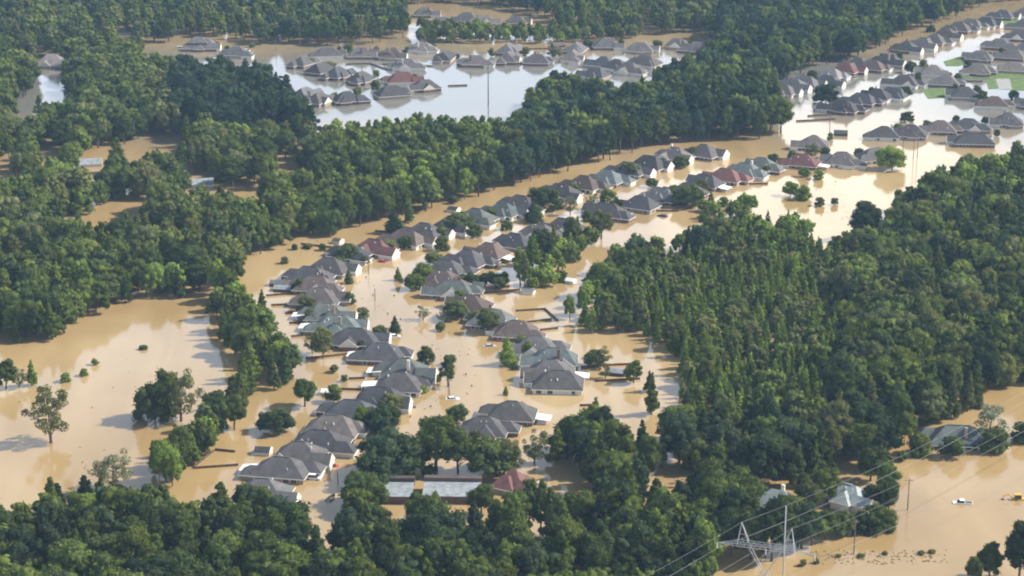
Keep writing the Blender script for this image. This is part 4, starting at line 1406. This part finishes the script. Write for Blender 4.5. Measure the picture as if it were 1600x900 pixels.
for lab, grp, spots in YARDS:
    for px, py in spots:
        p = at(px + rng.uniform(-3, 3), py + rng.uniform(-2, 2), 0)
        put_tree(rng.choice(["shrub", "shrub", "spread"]), p.x, p.y, rng.uniform(3.0, 7.0), PALETTE[rng.choice(["dark", "mid", "olive"])], lab, "shrub", grp, "garden_bush", rng, rng.uniform(.9, 1.3))

# twigs, leaves and weed drifting on the water
db = MB()
for x0, x1, y0, y1, k_ in [(1262, 1480, 860, 882, 130), (1215, 1330, 262, 345, 60), (420, 560, 375, 400, 40), (560, 760, 430, 640, 60), (0, 320, 560, 740, 40)]:
    for _ in range(k_):
        p = at(rng.uniform(x0, x1), rng.uniform(y0, y1), 0)
        a = rng.uniform(0, 6.28); l_ = rng.uniform(.3, 1.3)
        dx, dy = math.cos(a) * l_ / 2, math.sin(a) * l_ / 2
        db.tube([(p.x - dx, p.y - dy, .02), (p.x, p.y + .1, rng.uniform(.04, .3)), (p.x + dx, p.y + dy, .03)], [.03, rng.uniform(.06, .16), .03], 4)
tag(db.build("debris", M["weed"]), "drifting twigs and weed scattered over the flood water", "debris", None, "stuff")

# where the photograph shows water, roofs or yards: no wood tree may stand in front
CLEAR = [
    [(-90, 545), (60, 537), (110, 530), (138, 495), (165, 487), (230, 470), (300, 464), (322, 480), (330, 520), (350, 560), (370, 582), (352, 600), (340, 618), (300, 660), (235, 690), (228, 735), (240, 760),
     (200, 754), (130, 740), (60, 752), (0, 764), (-90, 766)],
    [(385, 410), (440, 384), (510, 372), (620, 341), (720, 318), (800, 293), (870, 278), (930, 258), (985, 240), (1060, 222), (1110, 222), (1238, 213), (1242, 190), (1245, 160), (1218, 132), (1243, 120), (1290, 104), (1340, 90), (1382, 80),
     (1405, 62), (1440, 48), (1500, 29), (1545, 10), (1700, -10), (1700, 205), (1600, 220), (1560, 228), (1480, 248), (1440, 278), (1400, 300), (1370, 345), (1330, 352), (1310, 358), (1276, 362), (1272, 345), (1262, 332), (1235, 320), (1190, 326), (1180, 306), (1150, 296), (1112, 294),
     (1098, 312), (1088, 345), (1062, 352), (1040, 378), (1000, 362), (950, 385), (905, 440), (872, 470), (880, 520), (960, 522), (1000, 520), (1045, 548), (1062, 585), (1052, 640), (1010, 650), (965, 640), (940, 615), (900, 640), (852, 642), (845, 690),
     (835, 745), (750, 745), (640, 745), (575, 748), (560, 770), (540, 795), (520, 818), (495, 812), (462, 790), (446, 766), (425, 744), (400, 736), (372, 740), (340, 752), (300, 772), (250, 772), (300, 735), (345, 690), (388, 645), (440, 612), (475, 590),
     (468, 555), (448, 510), (420, 460), (395, 430)],
    [(240, 80), (290, 54), (400, 68), (560, 72), (640, 60), (700, 66), (990, 56), (1110, 52), (1108, 72), (1050, 92), (1000, 122), (930, 124), (880, 108), (858, 116), (822, 148), (795, 186), (720, 178), (650, 173), (600, 182), (520, 186), (490, 163), (440, 110), (390, 92), (330, 88)],
    [(640, 10), (700, 4), (770, 12), (862, 28), (857, 44), (800, 43), (700, 32), (645, 24)],
    [(66, 92), (105, 88), (102, 100), (92, 110), (104, 160), (90, 152), (72, 140), (64, 110)],
    [(35, 165), (58, 135), (60, 150), (45, 176)],
    [(150, 236), (200, 230), (222, 222), (245, 212), (288, 210), (280, 228), (230, 238), (150, 244)],
    [(94, 338), (150, 332), (200, 322), (204, 296), (218, 296), (230, 320), (170, 344), (94, 345)],
    [(122, 250), (152, 248), (150, 262), (122, 262)], [(298, 278), (334, 276), (334, 290), (298, 292)], [(186, 46), (206, 46), (204, 56), (188, 56)],
    [(230, 68), (262, 66), (262, 76), (230, 76)],
    [(576, 748), (642, 748), (636, 792), (576, 792)], [(690, 748), (742, 748), (740, 784), (692, 784)], [(790, 727), (826, 727), (826, 748), (790, 748)],
    [(1730, 590), (1620, 602), (1500, 652), (1424, 690), (1394, 725), (1392, 790), (1362, 825), (1285, 838), (1258, 855), (1256, 880), (1130, 884), (1116, 920), (1700, 1100)],
    [(1203, 755), (1236, 755), (1236, 776), (1203, 776)], [(1300, 742), (1352, 742), (1352, 790), (1308, 790)],
    [(870, 738), (908, 735), (906, 768), (876, 772)], [(1036, 732), (1066, 732), (1064, 748), (1038, 748)],
    [(383, 285), (396, 285), (396, 298), (383, 298)], [(70, 224), (96, 226), (94, 234), (70, 232)], [(-5, 252), (12, 256), (10, 276), (-5, 272)], [(440, 250), (468, 252), (466, 268), (440, 268)],
    [(366, 286), (400, 284), (398, 300), (368, 302)],
]
CB = [(min(p[0] for p in c), max(p[0] for p in c), min(p[1] for p in c), max(p[1] for p in c), c) for c in CLEAR]


BYPASS = False


SMALL = []
for x0, x1, y0, y1, c in CB:
    if (x1 - x0) * (y1 - y0) < 3200:
        SMALL += [(x0 + (x1 - x0) * f, y0 + (y1 - y0) * g_) for f in (.25, .75) for g_ in (.3, .7)]


def blocked(x, y):
    if BYPASS: return False
    for x0, x1, y0, y1, c in CB:
        if x0 <= x <= x1 and y0 <= y <= y1 and inside(c, x, y):
            return True
    return False


FARSTRIP = []
STRIP = []
YOUNG = [(880, 520), (930, 490), (1000, 450), (1060, 415), (1150, 395), (1262, 380), (1300, 430), (1300, 500), (1330, 580), (1290, 640), (1200, 670), (1110, 690), (1070, 660), (1060, 600), (1035, 560), (960, 545), (880, 540)]
FRINGE = [(820, 470), (850, 410), (900, 380), (950, 372), (920, 420), (880, 470)]
FRINGE2 = [(1080, 345), (1110, 318), (1190, 318), (1250, 325), (1285, 350), (1240, 385), (1150, 388), (1060, 408), (1040, 400)]
DARKW = [(270, 110), (300, 90), (420, 100), (520, 200), (540, 230), (420, 225), (330, 230), (270, 200)]
TALLW = [(800, 320), (900, 280), (1240, 215), (1260, 130), (1420, 60), (1440, -60), (1150, -60), (1110, 80), (850, 170), (790, 260)]

PHRASE = [
    (60, 830, "in the near wood below the lone field tree"), (250, 850, "in the near wood below the pale feathery tree"), (420, 870, "in the near wood below the lowest houses"),
    (600, 880, "in the near wood in front of the brick halls"), (800, 880, "in the near wood below the small red-brown roof"), (960, 850, "in the near wood below the small water gaps"),
    (1110, 850, "in the near wood beside the lattice pylon"), (1250, 800, "between the half hidden houses by the power lines"), (900, 700, "in the clump beside the near pine-side yards"),
    (1100, 700, "at the lower end of the young pines"), (1250, 690, "in the thick wood above the half hidden houses"), (1370, 650, "at the wood edge by the round shrubs"),
    (1480, 600, "at the wood edge above the long blue-grey roof"), (1560, 480, "in the thick wood along the frame's side"), (1450, 420, "in the thick wood below the cove houses"),
    (1300, 480, "where the thick wood meets the young pines"), (1000, 500, "among the young pines nearest the houses"), (1180, 480, "in the heart of the young pines"), (1120, 350, "in the bushes by the bright water"),
    (870, 420, "in the thicket behind the pine-side houses"), (300, 700, "in the tree strip beside the lowest fenced yard"), (360, 620, "in the tree strip by the field clump"), (420, 540, "in the tree strip behind the yard fences"),
    (360, 440, "at the top corner of the flooded field"), (240, 440, "in the wood along the field's upper shore"), (70, 500, "in the oak clump on the field's upper shore"), (480, 350, "in the wood behind the upper houses"),
    (660, 310, "in the wood behind the green roofed houses"), (900, 240, "in the tall dark wood beside the upper street"), (1130, 190, "in the tall dark wood before the cove"), (640, 220, "in the wood on the blue pond's near shore"),
    (400, 180, "in the dark pines beside the blue pond"), (150, 320, "in the open wood around the water gaps"), (100, 180, "in the wood by the narrow water strip"), (300, 280, "in the open wood around the pale barn"), (700, 40, "in the far wood beyond the blue pond"), (150, 40, "in the far wood at the top corner"), (1250, 50, "in the far tall wood by the far street"),
]


def region(px, py, r):
    """kind, tone, height, spacing class for a tree whose foot is seen at (px, py)"""
    if inside(YOUNG, px, py):
        if r.random() < .86:
            return "cone", r.choice(["bright", "bright", "mid", "bright"]), r.uniform(6.8, 12.8)
        return "broad", r.choice(["mid", "olive"]), r.uniform(9, 13)
    if inside(FRINGE, px, py) or inside(FRINGE2, px, py):
        return r.choice(["broad", "cone", "spread"]), r.choice(["mid", "bright", "bright"]), r.uniform(5.5, 8.5)
    if 855 < px < 1010 and 470 < py < 565:
        return "broad", r.choice(["mid", "bright", "mid"]), r.uniform(9, 12.5)
    if inside(DARKW, px, py):
        return r.choice(["pine", "broad"]), r.choice(["deep", "blue"]), r.uniform(18, 24)
    if inside(TALLW, px, py):
        return r.choice(["broad", "broad", "pine"]), r.choice(["dark", "deep", "blue", "mid"]), r.uniform(15, 21)
    if py > 770 and px < 1270:
        return r.choice(["broad", "broad", "pine"]), r.choice(["dark", "dark", "mid", "dark", "deep", "mid", "deep"]), r.uniform(13, 20)
    if px > 840 and py > 340:
        return r.choice(["broad", "broad", "spread", "cone", "cone"]), r.choice(["dark", "mid", "olive", "mid", "deep"]), r.uniform(12, 18)
    if px < 480 and py > 440:
        return r.choice(["broad", "cone", "broad"]), r.choice(["mid", "bright", "mid", "dark"]), r.uniform(10, 15)
    if inside(STRIP, px, py):
        return r.choice(["broad", "broad", "cone"]), r.choice(["mid", "bright", "mid", "dark"]), r.uniform(8, 11.5)
    if inside(FARSTRIP, px, py):
        return "broad", r.choice(["mid", "mid", "olive", "bright"]), r.uniform(7, 10)
    if py < 90:
        return r.choice(["broad", "broad", "pine"]), r.choice(["mid", "mid", "olive", "dark", "blue"]), r.uniform(12, 18)
    if px < 520:
        return r.choice(["broad", "broad", "spread", "pine"]), r.choice(["mid", "mid", "dark", "olive", "dark"]), r.uniform(12, 18)
    return r.choice(["broad", "broad", "pine", "broad"]), r.choice(["mid", "mid", "bright", "dark"]), r.uniform(14, 19)


CW = {"broad": .35, "spread": .52, "pine": .22, "cone": .22}
trees = []
r2 = random.Random(4)


def scatter(x0, x1, y0, y1, sp, test):
    ny = int((y1 - y0) / (sp * .87))
    for j in range(ny):
        y = y0 + j * sp * .87
        nx = int((x1 - x0) / sp)
        for i in range(nx):
            wx = x0 + (i + .5 * (j % 2)) * sp + r2.uniform(-.42, .42) * sp
            wy = y + r2.uniform(-.42, .42) * sp
            px, py, dep = pix(wx, wy, 0)
            if px < -170 or px > 1770 or not test(px, py):
                continue
            kind, tone, H = region(px, py, r2)
            cw = CW[kind] * H
            s = FPX / dep
            _, pt, _ = pix(wx, wy, H)
            if pt > 930: continue
            hw = cw * s
            ok = True
            low = .10 if kind == "cone" else .22
            for fx in (-.75, 0, .75):
                for fz in (low, .45, .72, .93):
                    if fx and fz > .9: continue
                    if blocked(px + fx * hw, py + (pt - py) * fz):
                        ok = False; break
                if not ok: break
            if not ok or blocked(px, py): continue
            if not BYPASS and any(abs(cx - px) < hw * .95 and pt < cy_ < py - .12 * (py - pt) for cx, cy_ in SMALL): continue
            for hx, hy, hpx, hpy, hh in HOUSES:
                if abs(hx - wx) < 12 and abs(hy - wy) < 12:
                    ok = False; break
            if not ok: continue
            if px < 500 and 195 < py < 420 and not BYPASS and r2.random() < .1: continue
            trees.append((wx, wy, kind, tone, H, px, py, pt, hw, dep))


isyoung = lambda x, y: inside(YOUNG, x, y)
scatter(-50, 280, 540, 940, 4.9, isyoung)
scatter(-330, 330, 440, 940, 7.5, lambda x, y: not inside(YOUNG, x, y) and y > 330)
scatter(-420, 420, 860, 1260, 8.8, lambda x, y: y <= 330 and y > 105)
scatter(-560, 560, 1150, 1850, 11.0, lambda x, y: y <= 105)
THICKET = [(800, 452), (845, 408), (880, 378), (925, 366), (948, 374), (925, 398), (890, 412), (868, 440), (840, 460)]
BYPASS = True
scatter(-50, 120, 760, 900, 6.0, lambda x, y: inside(THICKET, x, y))
STRIP = [(360, 610), (392, 616), (390, 645), (352, 692), (308, 742), (250, 775), (236, 760), (252, 725), (300, 698), (340, 665)]
FARSTRIP = [(648, 68), (860, 68), (1000, 62), (1000, 54), (860, 56), (800, 52), (700, 46), (650, 40)]
BYPASS = True
scatter(-130, 130, 1240, 1420, 8.0, lambda x, y: inside(FARSTRIP, x, y))
scatter(-130, -60, 540, 700, 7.0, lambda x, y: inside(STRIP, x, y))
BYPASS = False

# how much of each tree is in view (front to back over a coarse picture)
buf = np.zeros((225, 400), bool)
order = sorted(range(len(trees)), key=lambda i: trees[i][9])
vis = [0.0] * len(trees)
for i in order:
    wx, wy, kind, tone, H, px, py, pt, hw, dep = trees[i]
    k_ = .8 if kind == "cone" else .75
    x0, x1 = int((px - hw * .8) / 4), int((px + hw * .8) / 4) + 1
    y0, y1 = int(pt / 4), int((pt + (py - pt) * k_) / 4) + 1
    x0, x1, y0, y1 = max(0, x0), min(400, x1), max(0, y0), min(225, y1)
    if x1 > x0 and y1 > y0:
        sub = buf[y0:y1, x0:x1]
        vis[i] = float((~sub).sum())
        sub[:] = True
rank = sorted(range(len(trees)), key=lambda i: -vis[i])
LIMIT = {"broadleaf_tree": 300, "pine_tree": 290}
NAME = {"broad": "broadleaf_tree", "spread": "broadleaf_tree", "pine": "pine_tree", "cone": "pine_tree"}
single, used = set(), {"broadleaf_tree": 0, "pine_tree": 0}
for i in rank:
    nm = NAME[trees[i][2]]
    if vis[i] > 0 and used[nm] < LIMIT[nm]:
        used[nm] += 1
        single.add(i)
KW = {"broad": "round crowned tree", "spread": "wide low tree", "pine": "tall pine", "cone": "pointed young pine"}
massV, massT, massQ, massA_T, massA_Q = [], [], [], [], []
nv = 0
nr = np.random.default_rng(5)
ntrunk = 0
for i, (wx, wy, kind, tone, H, px, py, pt, hw, dep) in enumerate(trees):
    if i in single:
        my = (py + pt) / 2
        ph = min(PHRASE, key=lambda a: (a[0] - px) ** 2 + ((a[1] - my) * 1.6) ** 2)[2]
        size = ("low " if H < 13 else "high ") if kind in ("broad", "spread") else ("short " if H < (10 if kind == "cone" else 16) else "lofty ")
        lab = f"{size}{TONEWORD[tone]} {KW[kind]} {ph}"
        put_tree(kind, wx, wy, H, PALETTE[tone], lab, "tree", f"{lab.split(' ' + KW[kind])[0]} {KW[kind]}s {ph}", NAME[kind], rng, r2.uniform(.70, 1.18))
        continue
    V, T, Q, tint, C = LOW[kind][r2.randrange(4)]
    s = H / KINDS[kind][0]
    a = r2.uniform(0, 6.283)
    wdt = r2.uniform(.72, 1.18)
    ca, sa = math.cos(a) * s * wdt, math.sin(a) * s * wdt
    X = np.stack([V[:, 0] * ca - V[:, 1] * sa + wx, V[:, 0] * sa + V[:, 1] * ca + wy, V[:, 2] * s], 1)
    c = np.array(PALETTE[tone]) * r2.uniform(.74, 1.28) * np.array([r2.uniform(.92, 1.07), 1, r2.uniform(.85, 1.2)])
    A = np.concatenate([tint[:, None] * c[None, :], np.ones((len(tint), 1))], 1)
    massV.append(X); massT.append(T + nv); massQ.append(Q + nv)
    massA_T.append(A[:len(T)]); massA_Q.append(A[len(T):])
    nv += len(X)
    tw = H * .02
    tz = H * .5
    tv = np.array([(wx - tw, wy - tw, -1.5), (wx + tw, wy - tw, -1.5), (wx + tw, wy + tw, -1.5), (wx - tw, wy + tw, -1.5), (wx - tw * .5, wy - tw * .5, tz), (wx + tw * .5, wy - tw * .5, tz), (wx + tw * .5, wy + tw * .5, tz), (wx - tw * .5, wy + tw * .5, tz)])
    massV.append(tv)
    massQ.append(np.array([(0, 1, 5, 4), (1, 2, 6, 5), (2, 3, 7, 6), (3, 0, 4, 7)]) + nv)
    massA_Q.append(np.tile(np.array([[.10, .078, .06, 1]]), (4, 1)))
    nv += 8
me = np_mesh("wood_beyond", np.concatenate(massV), np.concatenate(massT), np.concatenate(massQ), M["wood_mass"], "leaf_colour", np.concatenate(massA_T + massA_Q))
mass = bpy.data.objects.new("forest", me)
col.objects.link(mass)
tag(mass, "continuous mass of trees filling the woods behind the single trees", "forest", None, "stuff")
print("TREES", len(trees), "single", len(single), used, "mass faces", len(me.polygons))

# ------------------------------------------------------------------ haze: one closed box of thin air
hz = MB()
hz.box(-1300, 1300, -60, 2300, GZ - 1.0, CAM_H + 6)
hm, hn, ho = new_mat("haze_air")
pv = hn.nodes.new("ShaderNodeVolumePrincipled")
pv.inputs["Density"].default_value = HAZE
pv.inputs["Color"].default_value = (.46, .72, 1.0, 1)
pv.inputs["Anisotropy"].default_value = 0.0
hn.links.new(pv.outputs[0], ho.inputs["Volume"])
tag(hz.build("haze", hm), kind="stuff")
